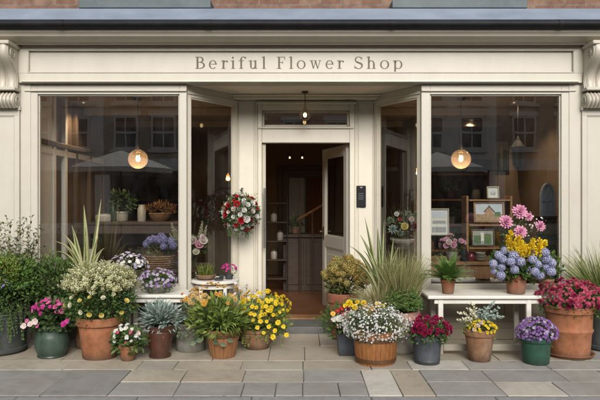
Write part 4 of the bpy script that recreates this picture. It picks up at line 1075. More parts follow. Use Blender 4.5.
# 8 brown bowl of yellow daisies
p = Pot('flower_bowl', 'brown bowl overflowing with yellow daisies left of the door', 257, 331, 351, 36, 28)
p.pot('bowl', T_RUST)
mb = MB(); c, r = p.ell(238, 290, 298, 338); bush(mb, c, r, 1900, .040, .020, 0, seed=11, lump=.3); stems(mb, (0,0,p.h), c, r, 40, .003, 1)
trail(mb, lambda: V(U(-.1,.22), U(-.2,-.1), p.h+U(0,.03)), 11, .2, .022, 0, 1); part(mb, 'foliage', [G_FRESH, G_STEM], p)
c, r = p.ell(238, 288, 293, 326, dy=-.02); flowers(['yellowdaisy','yellowmum','yellowdaisy'], p.root, 92, c, r, .023, top=.8, face=.5, md=.027, lump=.35)
for x, y in ((259,323), (265,328), (270,322), (276,326), (268,317), (279,318), (262,317), (284,322), (274,332), (255,316), (287,330)): flower('goldfive', p.root, V(p.lx(x), -.24, p.lz(y)), V(U(-.3,.3), -1, .5), .027)
# 8b pale pink sprigs behind
p = Pot('sprig_pot', 'slender sprigs of pale pink flowers between the orange and yellow flowers', 243, 312, 341, 18, 14)
p.pot('flower', T_RUST)
mb = MB(); ends = []
for _ in range(16):
    e = V(p.lx(U(232, 260)), U(-.06,.06), p.lz(U(283, 300))); a = V(U(-.04,.04), U(-.04,.04), p.h); pts = [a, a.lerp(e,.5)+V(0,0,.03), e]; mb.tube(pts, .002, 4, 1); ends.append(e)
    for i in range(7): mb.leaf(a.lerp(e, U(.3,.95)), V(U(-1,1), U(-1,1), U(0,1)), V(0,0,1), .035, .013, 0)
part(mb, 'foliage', [G_MID, G_STEM], p)
for e in ends: flower(random.choice(['pinkwhite','white5']), p.root, e, V(U(-.5,.5), -1, .8), .020)

# 9 dried hydrangea bush right of the door
p = Pot('flower_pot', 'terracotta pot of golden brown dried hydrangea heads beside the open door', 343, 295, 341, 32, 25)
p.pot('flower', T_TERRA2)
mb = MB(); c, r = p.ell(326, 366, 262, 300); bush(mb, c, r, 900, .050, .028, 0, seed=13); stems(mb, (0,0,p.h), c, r, 40, .003, 1); part(mb, 'foliage', [G_OLIVE, G_TWIG], p)
c, r = p.ell(328, 366, 261, 296); flowers(['dried'], p.root, 52, c, r, .043, top=.85, face=.35, md=.050, lump=.42)

# 10 dark square planter with mixed daisies
p = Pot('square_planter', 'dark square planter of white, red and yellow daisies', 350, 334, 356, 26, 23)
mb = MB(); a, b, h = p.rt, p.rb, p.h
def ring4(s_, z): return [(-s_,-s_,z), (s_,-s_,z), (s_,s_,z), (-s_,s_,z)]
vs = ring4(b,0) + ring4(a,h) + ring4(a-.02,h) + ring4(a-.03,h-.05)
mb.faces(vs, [(3,2,1,0)] + [(i+k*4, (i+1)%4+k*4, (i+1)%4+k*4+4, i+k*4+4) for k in range(3) for i in range(4)] + [(12,13,14,15)])
part(mb, 'pot', T_SLATE, p); p.soil(a*.85, h-.04)
mb = MB(); c, r = p.ell(322, 386, 302, 340, dep=.22); bush(mb, c, r, 1300, .048, .018, 0, seed=14, lump=.35); stems(mb, (0,0,p.h), c, r, 40, .003, 1); part(mb, 'foliage', [G_MID, G_STEM], p)
for x, y, k, s_ in ((348,301,'yellowmum',.036),(356,300,'yellowmum',.038),(362,301,'yellowmum',.034),(353,304,'yellowmum',.034),(376,302,'yellowdaisy',.034),(381,303,'yellowdaisy',.032),(344,303,'yellowdaisy',.03),
    (338,315,'whitedaisy',.036),(333,316,'whitedaisy',.03),(343,311,'reddaisy',.032),(337,308,'reddaisy',.028),(366,308,'orangedaisy',.04),(361,310,'reddaisy',.036),(370,305,'orangedaisy',.034),(364,304,'orangedaisy',.03),(349,309,'whitedaisy',.03),(353,312,'blushrose',.028),(347,315,'blushrose',.03),(352,318,'whitedaisy',.03),(343,320,'whitedaisy',.028),(357,314,'whitedaisy',.03),(332,310,'orangedaisy',.024),(346,306,'burgrose',.026),(341,306,'reddaisy',.026),(374,309,'reddaisy',.03),(358,306,'reddaisy',.03)):
    flower(k, p.root, V(p.lx(x), -.17+U(-.04,.03), p.lz(y)), V(U(-.25,.25), -.9, .6), s_)

# 11 grasses in the pink rimmed pot
p = Pot('ornamental_grass_pot', 'grey pot with a pink rim holding tall feathery grasses and striped flax', 398, 314, 355, 42, 35)
p.pot('ribbed', T_PALE, T_PINKR)
mb = MB(); b = V(p.lx(384), .03, p.h)
for (x, y, cu, w) in ((366,217,.25,.045), (378,228,.3,.055), (387,220,.2,.04), (390,238,.4,.055), (357,248,1.8,.05), (361,238,1.2,.055), (371,242,.5,.06), (396,248,.9,.05), (381,244,.4,.06), (358,260,2.2,.045), (402,256,1.2,.045), (365,252,1.5,.05)):
    e = V(p.lx(x), U(-.12,.06), p.lz(y)); d = e-b; L = d.length*(1+.08*cu); mb.strap(b+V(U(-.03,.03),U(-.03,.03),-.02), d+V(0,0,.25*cu*L), L, w*1.1, 11, cu, (1,0,1) if R() < .5 else (0,1,0), None, .04, .6, U(-.7,.7), V(.15,1,.1))
part(mb, 'flax_leaves', [G_PHORM, G_PHORY], p)
mb = MB(); grass(mb, (p.lx(401),0,p.h), 520, .60, .008, .50, .75, 0, .10); grass(mb, (p.lx(401),0,p.h), 660, .62, .008, .54, .9, 1, .10)
grass(mb, (p.lx(380),-.08,p.h), 420, .42, .008, 1.0, 1.5, 1, .08); part(mb, 'grass_blades', [G_GRASS, G_STRAW], p)
mb = MB(); c, r = p.ell(380, 420, 284, 316, dy=-.17)
for _ in range(260):
    d = V(U(-1,1), U(-1,.6), U(-.3,1)).normalized(); e = V(*c)+V(d.x*r[0], d.y*r[1], d.z*r[2])*U(.6,1.1); a = V(U(-.08,.08), -.08, p.h)
    q = a.lerp(e, .45); mb.tube([a, q+V(0,0,.02), e], .0018, 3, 1)
    for i in range(20): mb.leaf(q.lerp(e, i/19.), V(U(-1,1), U(-1,1), U(-.2,1)), V(0,-.5,.6), U(.018,.034), .008, 0)
part(mb, 'feathery_foliage', [G_FERN, G_STEM], p)

# 12 half barrel of white alyssum
p = Pot('flower_barrel', 'orange wooden half barrel of tiny white and mauve flowers', 375.5, 334, 367, 43, 38)
p.staves(T_STAVE, (.14, .76), 26, .008)
mb = MB(); c, r = p.ell(344, 408, 308, 346, dep=.24); bush(mb, c, r, 2600, .028, .012, 0, seed=15, lump=.3); stems(mb, (0,0,p.h), c, r, 50, .002, 1)
part(mb, 'foliage', [G_GREY, G_STEM], p)
mb = MB(); c, r = p.ell(341, 411, 305, 346, dep=.26); blossoms(mb, c, r, 760, .0098, 0, .48, .28, (.88,1.08), 4, .95, seed=15); blossoms(mb, c, r, 420, .0095, 1, .5, .28, (.86,1.06), 4, .95, seed=15)
part(mb, 'blossoms', [F_WHITE, F_MAUV], p, kind='stuff')
mb = MB(); c2, r2 = p.ell(382, 404, 318, 336, dep=.12, dy=-.15); bush(mb, c2, r2, 160, .02, .010, 0, seed=16); part(mb, 'golden_foliage', [G_YEL], p)

# 13 slate bucket of crimson flowers
p = Pot('flower_bucket', 'slate blue metal bucket of crimson flowers', 427, 337, 366, 29, 25)
p.pot('bucket', T_SLATE)
mb = MB(); c, r = p.ell(410, 448, 319, 346); bush(mb, c, r, 800, .040, .024, 0, seed=17); stems(mb, (0,0,p.h), c, r, 30, .003, 1); part(mb, 'foliage', [G_MID, G_STEM], p)
c, r = p.ell(410, 449, 318, 341, dy=-.02); flowers(['crimson'], p.root, 52, c, r, .029, top=.85, face=.4, md=.035, lump=.2)

# 14 rustic pot on the paving before the white bench
p = Pot('flower_pot', 'rough brown clay pot with yellow flowers and pale sprigs in front of the bench', 479.5, 332, 363, 31, 21)
p.pot('flower', T_RUST)
mb = MB(); c, r = p.ell(463, 496, 318, 340); bush(mb, c, r, 300, .032, .016, 0, seed=18); stems(mb, (0,0,p.h), c, r, 24, .002, 1); part(mb, 'foliage', [G_FRESH, G_STEM], p)
c, r = p.ell(468, 494, 320, 336, dy=-.05); flowers(['yellowmum','yellowdaisy'], p.root, 46, c, r, .018, top=.75, face=.5, md=.021)
mb = MB()
for x, y, m_ in ((459,313,0),(462,318,0),(470,303,0),(466,309,0),(478,311,1),(484,307,1),(490,304,1),(495,303,1),(498,310,1),(501,317,1),(494,314,1),(473,312,0),(487,314,1),(459,322,0),(503,318,1)):
    e = V(p.lx(x), U(-.08,.04), p.lz(y)); a = V(0,0,p.h); pts = [a.lerp(e, i/8)+V(0,0,.03*math.sin(PI*i/8)) for i in range(9)]; mb.tube(pts, .002, 4, 2)
    for q in pts[3:]:
        for _ in range(4): mb.leaf(q+V(U(-.01,.01),U(-.01,.01),U(-.01,.01)), V(U(-1,1),U(-1,.5),U(-.2,1)), V(0,-.7,.6), U(.022,.036), .020, m_, .4+.6*R())
part(mb, 'pale_sprigs', [F_CREAM, G_SILV, G_STEM], p)
for x, y in ((474,323),(470,327),(477,320)): flower('blushrose', p.root, V(p.lx(x), -.13, p.lz(y)), V(0,-1,.5), .022)

# 15 green pot of purple asters
p = Pot('flower_pot', 'green painted pot of purple asters right of the bench', 536, 339, 366, 32, 25)
p.pot('flower', T_EMER)
mb = MB(); c, r = p.ell(518, 555, 320, 348); bush(mb, c, r, 620, .026, .013, 0, seed=19, lump=.12); stems(mb, (0,0,p.h), c, r, 26, .002, 1); part(mb, 'foliage', [G_MID, G_STEM], p)
c, r = p.ell(517, 556, 318, 346, dy=-.01); flowers(['aster','aster','lilac'], p.root, 99, c, r, .017, top=.62, face=.35, md=.020, lump=.08)
mb = MB(); blossoms(mb, c, r, 330, .0125, 0, .6, .08, (.95,1.04), 7, .5, eye=1); part(mb, 'blossoms', [F_PURP, F_EYE], p, kind='stuff')

# 16 the big terracotta pot on its saucer
p = Pot('flower_pot', 'biggest terracotta pot, on a saucer, with cerise chrysanthemums', 569, 309, 360, 49, 38)
p.pot('tall', T_TERRA)
mb = MB(); rb = p.rb; mb.lathe([(.001,0),(rb+.02,0),(rb+.045,.03),(rb+.052,.035),(rb+.045,.04),(rb+.03,.032),(rb+.012,.012),(.001,.012)], 40); so = part(mb, 'saucer', T_TERRA, p); 
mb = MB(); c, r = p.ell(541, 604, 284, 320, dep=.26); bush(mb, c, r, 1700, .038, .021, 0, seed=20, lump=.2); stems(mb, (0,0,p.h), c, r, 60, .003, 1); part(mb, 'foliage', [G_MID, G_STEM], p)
c, r = p.ell(540, 604, 281, 316, dep=.28, dy=-.02); flowers(['cerise','cerise','crimson'], p.root, 99, c, r, .027, top=.75, face=.4, md=.031, lump=.18)
mb = MB(); blossoms(mb, c, r, 330, .018, 0, .7, .18, (.93,1.03), 8, .4); part(mb, 'blossoms', [F_CERISE], p, kind='stuff')

# 17 grass at the far right
p = Pot('ornamental_grass_pot', 'dark pot of arching green grass at the far right edge', 606, 312, 353, 46, 38)
p.pot('tub', T_DARK)
mb = MB(); grass(mb, (0,0,p.h), 420, .70, .016, .8, .9, 0, .10, 7); grass(mb, (0,0,p.h), 120, .55, .009, .9, 1.1, 1, .10, 7); part(mb, 'grass_blades', [G_GRASS, G_STRAW], p)

# ================================================================== white bench, right
def bench(name, label, x0, x1, y0, y1, zt, legs, rail):
    t = thing(name, label, 'bench', ((x0+x1)/2, (y0+y1)/2, 0)); w = (x1-x0)/2; d = (y1-y0)/2
    mb = MB(); mb.box(-w, -d, zt-.035, w, d, zt, 0, .008); mb.build('bench_top', M_WHITE, t)
    mb = MB(); mb.box(-w+.07, -d+.03, zt-.085, w-.07, -d+.05, zt-.036, 0, .004); mb.box(-w+.07, d-.05, zt-.085, w-.07, d-.03, zt-.036, 0, .004); mb.build('apron', M_WHITE, t)
    for lx in legs:
        for yy in (-d+.025, d-.07):
            mb = MB(); mb.box(lx-.025, yy, 0, lx+.025, yy+.045, zt-.036, 0, .005); mb.build('leg', M_WHITE, t)
    mb = MB(); mb.box(legs[0]+.026, -d+.02, rail-.015, legs[-1]-.026, -d+.06, rail+.05, 0, .006)
    for lx in legs: mb.box(lx-.015, -d+.071, rail, lx+.015, d-.071, rail+.05, 0, .004)
    mb.build('stretcher', M_WHITE, t)
    return t
yb0, yb1 = -.70, -.26; bz = Z(296, yb0)
bx0, bx1 = X(428, yb0), X(559, yb0); cxm = (bx0+bx1)/2
bench('white_bench', 'white wooden bench under the right window carrying the fern and hydrangea pots', bx0, bx1, yb0, yb1, bz, [X(441.5, yb0)-cxm, X(530, yb0)-cxm], .055)
# on it: fern, hydrangeas
p = Pot('fern_pot', 'small terracotta pot with an arching fern on the right bench', 448, 278.5, 296, 15, 11, y=-.54, z0=bz); p.h = .148
p.pot('flower', T_TERRA)
mb = MB()
for i in range(60):
    a = i*2.4+U(-.2,.2); e = U(.25, 1.2); mb_d = V(math.cos(a)*math.sin(e), math.sin(a)*math.sin(e), math.cos(e)); frond(mb, (0,0,p.h-.02), mb_d, U(.24,.36), .045, 0, 20, .62, 1)
part(mb, 'fronds', [G_FERN, G_STEM], p)
p = Pot('flower_pot', 'terracotta pot on the bench with blue hydrangeas, yellow plumes and pink dahlias', 516, 276.5, 297, 22, 17, y=-.54, z0=bz); p.h = .195
p.pot('flower', T_TERRA2)
mb = MB(); c, r = p.ell(492, 540, 246, 284, dep=.16); bush(mb, c, r, 460, .075, .045, 0, seed=21, shell=.3); stems(mb, (0,0,p.h), c, r, 40, .003, 1)
c2, r2 = p.ell(500, 534, 216, 250, dep=.12, dy=.03); bush(mb, c2, r2, 170, .04, .016, 0, seed=22, shell=.1); stems(mb, (0,0,p.h), c2, r2, 24, .003, 1)
for _ in range(7): mb.leaf(V(U(-.05,.08), -.1, p.h+U(.0,.05)), V(U(-.7,.7), -.6, U(-.5,.1)), V(0,-.6,1), .10, .06, 0)
part(mb, 'foliage', [G_MID, G_STEM], p)
for x, y in ((505,260),(515,260),(498,266),(491,270),(497,274),(494,254),(502,250),(540,257),(532,263),(541,266),(536,274),(529,270),(547,262),(531,253),(488,262),(509,268),(522,266),(526,258),(538,251),(545,270),(508,254),(498,258)): flower('hydrangea', p.root, V(p.lx(x), -.13+U(-.05,.05), p.lz(y)), V(U(-.4,.4), -.8, .7), U(.038,.052))
for x, y in ((504,240),(508,246),(512,243),(516,247),(520,245),(528,247),(533,244),(537,246),(507,236),(512,250),(522,250),(530,250),(505,246),(514,240),(524,244),(535,249),(519,251)): flower('plume', p.root, V(p.lx(x), -.15+U(-.03,.03), p.lz(y)-.05), V(U(-.25,.25), -.15, 1), .088)
for x, y, s_ in ((504,222,.076),(518,212,.078),(518,232,.074),(538,226,.062),(527,217,.045)): flower('dahlia', p.root, V(p.lx(x), -.05+U(-.03,.03), p.lz(y)), V(U(-.3,.3), -1, .35), s_)
mb = MB(); c, r = p.ell(508, 544, 210, 240, dep=.08, dy=-.0); blossoms(mb, c, r, 46, .012, 0, 0, .3, (.4,1.1)); part(mb, 'blossoms', [F_WHITE], p)
p = Pot('leafy_pot_plant', 'small leafy green plant behind the hydrangea pot on the bench', 546, 279, 292, 16, 12, y=-.37, z0=bz); p.h = .13
p.pot('flower', T_RUST)
mb = MB(); c, r = p.ell(533, 561, 252, 284); bush(mb, c, r, 190, .06, .026, 0, seed=23, shell=.2, up=.5); stems(mb, (0,0,p.h), c, r, 14, .003, 1); part(mb, 'foliage', [G_MID, G_STEM], p)

# ================================================================== white bench, left, with lilac asters
yl0, yl1 = -.48, -.10; lz_ = Z(295, yl0); lx0, lx1 = X(98, yl0), X(188, yl0); cxm = (lx0+lx1)/2
bench('white_bench', 'white wooden bench under the left window mostly hidden by pots', lx0, lx1, yl0, yl1, lz_, [X(127, yl0)-cxm, X(168, yl0)-cxm], .06)
p = Pot('flower_bowl', 'shallow clay bowl of lilac asters on the left bench', 157, 284, 295, 26, 18, y=-.33, z0=lz_); p.h = .10
p.pot('bowl', T_STONE)
mb = MB(); c, r = p.ell(140, 175, 271, 294); bush(mb, c, r, 700, .028, .014, 0, seed=24, lump=.1); part(mb, 'foliage', [G_MID], p)
c, r = p.ell(139, 176, 269, 294); flowers(['lilac','lilac','aster'], p.root, 95, c, r, .019, top=.7, face=.35, md=.023, lump=.08)
p = Pot('flower_pot', 'pale pot of lilac white daisies at the back of the left bench', 127, 280, 292, 18, 15, y=-.20, z0=lz_); p.h = .12
p.pot('flower', T_PALE)
mb = MB(); c, r = p.ell(110, 146, 258, 286); bush(mb, c, r, 280, .032, .014, 0, seed=25); stems(mb, (0,0,p.h), c, r, 24, .002, 1); part(mb, 'foliage', [G_GREY, G_STEM], p)
c, r = p.ell(108, 146, 254, 278); flowers(['lilac','lilac','white5'], p.root, 58, c, r, .021, top=.9, face=.4, md=.025, lump=.3)

# ================================================================== half-round table in the recess, left
ty = .22; tk = FPX/(ty-CAMY); tz = Z(279, ty); tx0, tx1 = X(191, ty), X(239, ty); tc = (tx0+tx1)/2; tr = (tx1-tx0)/2
t = thing('round_table', 'small round white table in the doorway recess left of the door', 'table', (tc, ty, 0))
mb = MB(); mb.lathe([(.001,tz-.035),(tr-.01,tz-.035),(tr,tz-.028),(tr,tz-.006),(tr-.006,tz),(.001,tz)], 40); mb.build('table_top', M_WHITE, t, True)
mb = MB(); mb.lathe([(tr-.075,tz-.09),(tr-.05,tz-.09),(tr-.05,tz-.036),(tr-.075,tz-.036)], 36); mb.build('apron', M_WHITE, t, True)
for a in (50, 150, 230, 310):
    a = math.radians(a); x, y = (tr-.065)*math.cos(a), (tr-.065)*math.sin(a); mb = MB(); mb.box(x-.02, y-.02, 0, x+.02, y+.02, tz-.037, 0, .005); mb.build('leg', M_WHITE, t)
def on_table(name, label, cx, top, wt, wb, y, z0, style, mt, h, cat='potted plant'):
    p = Pot(name, label, cx, top, top+10, wt, wb, cat, y=y, z0=z0); p.h = h; p.pot(style, mt); return p
p = on_table('herb_pot', 'little terracotta trough of upright green shoots on the round table', 206, 272, 20, 16, .16, tz, 'bowl', T_RUST, .06)
mb = MB(); grass(mb, (0,0,p.h-.01), 60, .15, .012, .5, .3, 0, .08, 4); c, r = p.ell(198, 214, 266, 277); bush(mb, c, r, 80, .03, .016, 1, seed=26); part(mb, 'foliage', [G_YEL, G_MID], p)
p = on_table('flower_pot', 'tiny blue grey pot of magenta flowers on the round table', 229, 274, 9, 7, .20, tz, 'flower', T_SLATE, .055)
mb = MB(); c, r = p.ell(222, 236, 266, 276); bush(mb, c, r, 60, .022, .014, 0, seed=27); part(mb, 'foliage', [G_DARK], p)
c, r = p.ell(222, 236, 264, 274); flowers(['magenta'], p.root, 16, c, r, .018, top=.8, md=.022)
def jar(name, label, x, y, z, r, h, m_, lid=None, cat='jar'):
    t = thing(name, label, cat, (x, y, z)); mb = MB(); mb.lathe([(.001,0),(r*.95,0),(r,.006),(r,h*.75),(r*.72,h*.9),(r*.74,h),(r*.6,h),(r*.6,h*.88),(r*.85,h*.7),(r*.85,.01),(.001,.01)], 20); mb.build('body', m_, t, True)
    if lid: mb = MB(); mb.lathe([(.001,h+.018),(r*.8,h+.016),(r*.82,h-.01),(r*.76,h-.01)], 20); mb.build('lid', lid, t, True)
    return t
jar('glass_jar', 'clear little jar beside the green shoots on the round table', X(196, .2), .2, tz, .025, .09, M_PGLASS, M_BRASS)
jar('blue_dish', 'low pale blue dish in the middle of the round table', X(219, .1), .1, tz, .05, .03, T_SLATE, None, 'dish')
jar('candle_cup', 'small turquoise cup between the shoots and the magenta flowers', X(221.5, .25), .25, tz, .025, .05, T_GREEN, None, 'cup')

# ================================================================== hanging ball of roses
hy = .50; hk = FPX/(hy-CAMY); hc = V(X(241, hy), hy, Z(213, hy))
t = thing('hanging_basket', 'hanging ball of red, white and blush roses left of the door', 'hanging basket', hc)
hr = 17.5/hk
mb = MB(); bush(mb, (0,0,0), (hr,hr,hr), 850, .042, .022, 0, seed=28, top=0, shell=.6, lump=.15); bush(mb, (0,0,0), (hr*1.15,hr*1.15,hr*1.2), 260, .035, .016, 1, seed=29, top=0, shell=.8); mb.build('foliage', [G_DARK, G_GREY], t)
for pos, d in scatter(64, (0,0,0), (hr*1.02,)*3, True, 0, .062, .06):
    k = random.choice(['redrose','redrose','whiterose','whiterose','blushrose','burgrose','whiterose']); flower(k, t, pos, (d+V(0,-.4,.1)).normalized(), U(.028,.042))
mb = MB(); trail(mb, lambda: V(U(-.15,.15), U(-.15,.1), -hr*.8), 8, .15, .024, 0); mb.build('trailing_foliage', [G_MID], t)
mb = MB(); mb.tube([(0,0,hr*.6), (0,0,hr+.06)], .005, 6); mb.tube([(0,0,hr+.05), (0,.08,hr+.09), (0,DY-hy-.002,hr+.09)], .007, 6); mb.tube([(0,.08,hr+.09), (0,DY-hy-.02,hr-.03)], .005, 6)
mb.build('bracket', M_DARK, t)

# ================================================================== lamps
def globe_lamp(name, label, px, py, y, rpx):
    k = FPX/(y-CAMY); x, z = X(px, y), Z(py, y); r = rpx/k
    t = thing(name, label, 'pendant lamp', (x, y, z))
    mb = MB(); mb.tube([(0,0,r+.05), (0,0,ZT-z-.02)], .004, 6); mb.build('cord', M_DARK, t)
    mb = MB(); mb.lathe([(.001,ZT-z-.002),(.055,ZT-z-.002),(.05,ZT-z-.025),(.001,ZT-z-.03)], 20); mb.build('ceiling_rose', M_DARK, t)
    mb = MB(); mb.lathe([(.001,r+.055),(.02,r+.052),(.035,r+.02),(.04,r-.012),(.001,r-.012)], 20); mb.tube([(0,0,r-.012),(0,0,.045)], .014, 10); mb.build('lamp_holder', M_BRASS, t, True)
    mb = MB(); mb.ball((0,0,0), r, 0, 32, 20); mb.build('globe', M_AMBER, t, True)
    mb = MB(); mb.ball((0,0,0), .028, 0, 14, 10, 1.25); mb.build('bulb', M_BULB, t, True)
    l = bpy.data.lights.new('globe_light', 'POINT'); l.energy = 12; l.color = (1,.72,.46); l.shadow_soft_size = .03; o = bpy.data.objects.new('globe_light', l); COL.objects.link(o); o.parent = t; o.location = (0,0,-.06)
globe_lamp('globe_lamp', 'amber glass globe lamp glowing in the left window', 138, 159, .95, 9.8)
globe_lamp('globe_lamp', 'amber glass globe lamp glowing in the right window', 461, 159, .95, 9.8)
y = .45; x, zt = X(305, y), ZT-.004
t = thing('porch_lamp', 'small brass cage lamp hanging above the door', 'pendant lamp', (x, y, zt))
zb = Z(115, y)-zt
mb = MB(); mb.lathe([(.001,0),(.04,0),(.038,-.018),(.001,-.022)], 20); mb.build('ceiling_rose', M_BRASS, t, True)
mb = MB(); mb.tube([(0,0,-.02),(0,0,zb+.09)], .005, 6); mb.build('rod', M_BRASS, t)
mb = MB(); mb.lathe([(.001,zb+.10),(.014,zb+.095),(.018,zb+.06),(.03,zb+.05),(.001,zb+.048)], 16)
for i in range(8):
    a = i*PI/4; mb.tube([((.03+.03*math.sin(PI*j/8))*math.cos(a), (.03+.03*math.sin(PI*j/8))*math.sin(a), zb+.05-.11*j/8) for j in range(9)], .0025, 4)
mb.lathe([(.026,zb-.06),(.034,zb-.06),(.034,zb-.066),(.026,zb-.066)], 16); mb.build('cage', M_BRASS, t)
mb = MB(); mb.ball((0,0,zb), .022, 0, 12, 8, 1.3); mb.build('bulb', emis('porch_bulb', (1,.65,.3), 5), t, True)
M_DIM = emis('dim_spot_bulb', (1,.72,.42), 2.2)
def spot(parent, loc, e, tilt=0.0):
    l = bpy.data.lights.new('spot_light', 'SPOT'); l.energy = e; l.color = (1,.74,.48); l.spot_size = math.radians(115); l.spot_blend = .8; l.shadow_soft_size = .04
    o = bpy.data.objects.new('spot_light', l); COL.objects.link(o); o.parent = parent; o.location = loc; o.rotation_euler = (tilt, 0, 0)
def downlight(px, py, label):
    y = (ZT-EYE)*FPX/(200-py) + CAMY; x = X(px, y); t = thing('ceiling_spot', label, 'ceiling light', (x, y, ZT-.001), 'recessed spots in the shop ceiling')
    mb = MB(); mb.lathe([(.03,-.002),(.05,-.002),(.05,-.008),(.032,-.012)], 20); mb.build('rim', M_WHITE, t)
    mb = MB(); mb.lathe([(.001,-.004),(.03,-.004)], 16); mb.build('bulb', M_SPOT, t); spot(t, (0,0,-.02), 60)
for a in ((83.5,102,'recessed ceiling spot at the top left of the left window'), (166,109,'recessed ceiling spot right of the globe in the left window'), (514,102,'recessed ceiling spot at the top of the right window'), (471,120,'recessed ceiling spot just above the right globe'), (415,118,'recessed ceiling spot seen through the right angled window')): downlight(*a)
y = 2.3; t = thing('amber_lamp', 'small amber lamp seen through the left angled window', 'pendant lamp', (X(228,y), y, Z(178,y)))
mb = MB(); mb.tube([(0,0,.07),(0,0,ZT-Z(178,y)-.003)], .004, 6); mb.build('cord', M_DARK, t)
mb = MB(); mb.lathe([(.02,.075),(.045,.04),(.075,-.05),(.07,-.05),(.04,.04),(.018,.07)], 20); mb.build('shade', M_AMBER, t, True)
mb = MB(); mb.ball((0,0,-.01), .03, 0, 12, 8); mb.build('bulb', M_BULB, t, True)
y = 3.0; zz = ZT-.102; t = thing('track_light', 'two small spots on a rail inside the dark hall', 'ceiling light', (X(296,y), y, ZT-.002))
zl_ = Z(156,y)-ZT
mb = MB(); mb.box(-.22,-.02,-.05,.22,.02,-.001,0,.005); mb.build('rail', M_DARK, t)
for s_ in (-1, 1):
    x = s_*.10; mb = MB(); mb.tube([(x,0,-.05),(x,-.0,zl_+.06)], .006, 6); mb.lathe([(.02,.06),(.032,-.03),(.026,-.03),(.015,.05)], 14, 0, (x,0,zl_)); h = mb.build('spot_head', M_DARK, t, True)
    mb = MB(); mb.ball((x,-.012,zl_-.02), .021, 0, 10, 6); mb.build('bulb', M_DIM, h)
spot(t, (0,-.05,zl_-.06), 12, .6)
y = .72; t = thing('door_intercom', 'black intercom plate on the pale panel right of the door', 'intercom', (X(361.3,y), DY-.002, Z(196.5,y)))
w, h = 4.7/FPX*(y-CAMY), 10.8/FPX*(y-CAMY); mb = MB(); mb.box(-w,-.022,-h,w,0,h,0,.006); mb.build('case', M_GUTTER, t)
mb = MB(); mb.box(-w*.25,-.0245,h*.80,w*.25,-.0222,h*.88,0)
for i in range(4): mb.box(-w*.62,-.0245,h*(.28-.17*i)-.003,w*(.55-.12*(i%2)),-.0222,h*(.28-.17*i)+.003,1)
mb.build('printed_lines', [solid('pale_print', (.35,.35,.33), .6, 0, bumps=0), solid('grey_print', (.12,.12,.125), .6, 0, bumps=0)], t)
# ================================================================== inside the shop
def table(name, label, x0, x1, y0, y1, zt, mt, cat='table', th=.04, apron=.12):
    t = thing(name, label, cat, ((x0+x1)/2, (y0+y1)/2, FL)); w, d, h = (x1-x0)/2, (y1-y0)/2, zt-FL
    mb = MB(); mb.box(-w,-d,h-th,w,d,h,0,.006); mb.build('table_top', mt, t)
    mb = MB(); mb.box(-w+.04,-d+.03,h-th-apron,w-.04,-d+.055,h-th-.001,0); mb.box(-w+.04,d-.055,h-th-apron,w-.04,d-.03,h-th-.001,0); mb.build('apron', mt, t)
    for sx in (-1,1):
        for sy in (-1,1): mb = MB(); mb.box(sx*(w-.05)-.025, sy*(d-.05)-.018, 0, sx*(w-.05)+.025, sy*(d-.05)+.018, h-th-.002, 0, .004); mb.build('leg', mt, t)
    return t
def picture(name, label, px, py, wpx, hpx, y, frame, inner, cat='picture', tilt=.12, mount=None):
    k = FPX/(y-CAMY); w, h = wpx/2/k, hpx/2/k
    t = thing(name, label, cat, (X(px,y), y, Z(py,y))); t.rotation_euler = (-tilt, 0, 0); f = max(.012, w*.12)
    mb = MB(); mb.box(-w,-.012,-h,-w+f,.012,h,0,.003); mb.box(w-f,-.012,-h,w,.012,h,0,.003); mb.box(-w+f,-.012,h-f,w-f,.012,h,0,.003); mb.box(-w+f,-.012,-h,w-f,.012,-h+f,0,.003); mb.build('frame', frame, t)
    mb = MB(); inner(mb, w-f, h-f); mb.build('artwork', ART, t); return t
ART = [solid('art_paper', (.55,.53,.48), .7, .05, bumps=0), solid('art_sky', (.42,.47,.50), .7, .1, bumps=0), solid('art_ochre', (.30,.20,.11), .7, .3, 30, bumps=0), solid('art_green', (.07,.12,.05), .7, .4, 40, bumps=0), solid('art_grey', (.26,.27,.27), .7, .2, 30, bumps=0), solid('art_dark', (.06,.05,.045), .7, .3, 30, bumps=0)]
def q(mb, x0, z0, x1, z1, m, d): mb.face([(x0,d,z0),(x1,d,z0),(x1,d,z1),(x0,d,z1)], m)
def art_house(mb, w, h):
    q(mb,-w,-h,w,h,1,.004); q(mb,-w,-h,w,-h*.25,2,.003)
    mb.face([(-w*.3,.002,-h*.4),(w*.35,.002,-h*.4),(w*.35,.002,h*.05),(w*.03,.002,h*.65),(-w*.3,.002,h*.05)],2); mb.face([(-w*.42,.001,h*.0),(-w*.3,.001,0),(w*.03,.001,h*.6),(w*.35,.001,0),(w*.46,.001,0),(w*.03,.001,h*.78)],5)
    q(mb,w*.4,-h*.5,w*.85,h*.0,3,.0015)
def art_garden(mb, w, h): 
    q(mb,-w,-h,w,h,4,.004); q(mb,-w*.9,-h*.9,-w*.2,h*.3,3,.003); q(mb,w*.1,-h*.9,w*.85,h*.5,3,.0025); q(mb,-w*.2,-h*.5,w*.1,h*.7,0,.002)
def art_card(mb, w, h): q(mb,-w,-h,w,h,0,.004); q(mb,-w*.5,-h*.5,w*.5,h*.1,4,.003); q(mb,-w*.25,-h*.2,w*.2,h*.35,1,.002)
def art_poster(mb, w, h): q(mb,-w,-h,w,h,0,.004); q(mb,-w*.8,h*.35,w*.8,h*.85,1,.003); q(mb,-w*.7,-h*.15,w*.75,h*.1,4,.002); q(mb,-w*.8,-h*.85,w*.8,-h*.4,4,.0015)

# right window: oak display table with a stepped picture shelf
y0 = .30
ztab = Z(262, y0)
t = table('display_table', 'pale oak display table behind the right window', X(424,y0), X(556,y0), y0, y0+.75, ztab, M_WOODX, apron=.16)
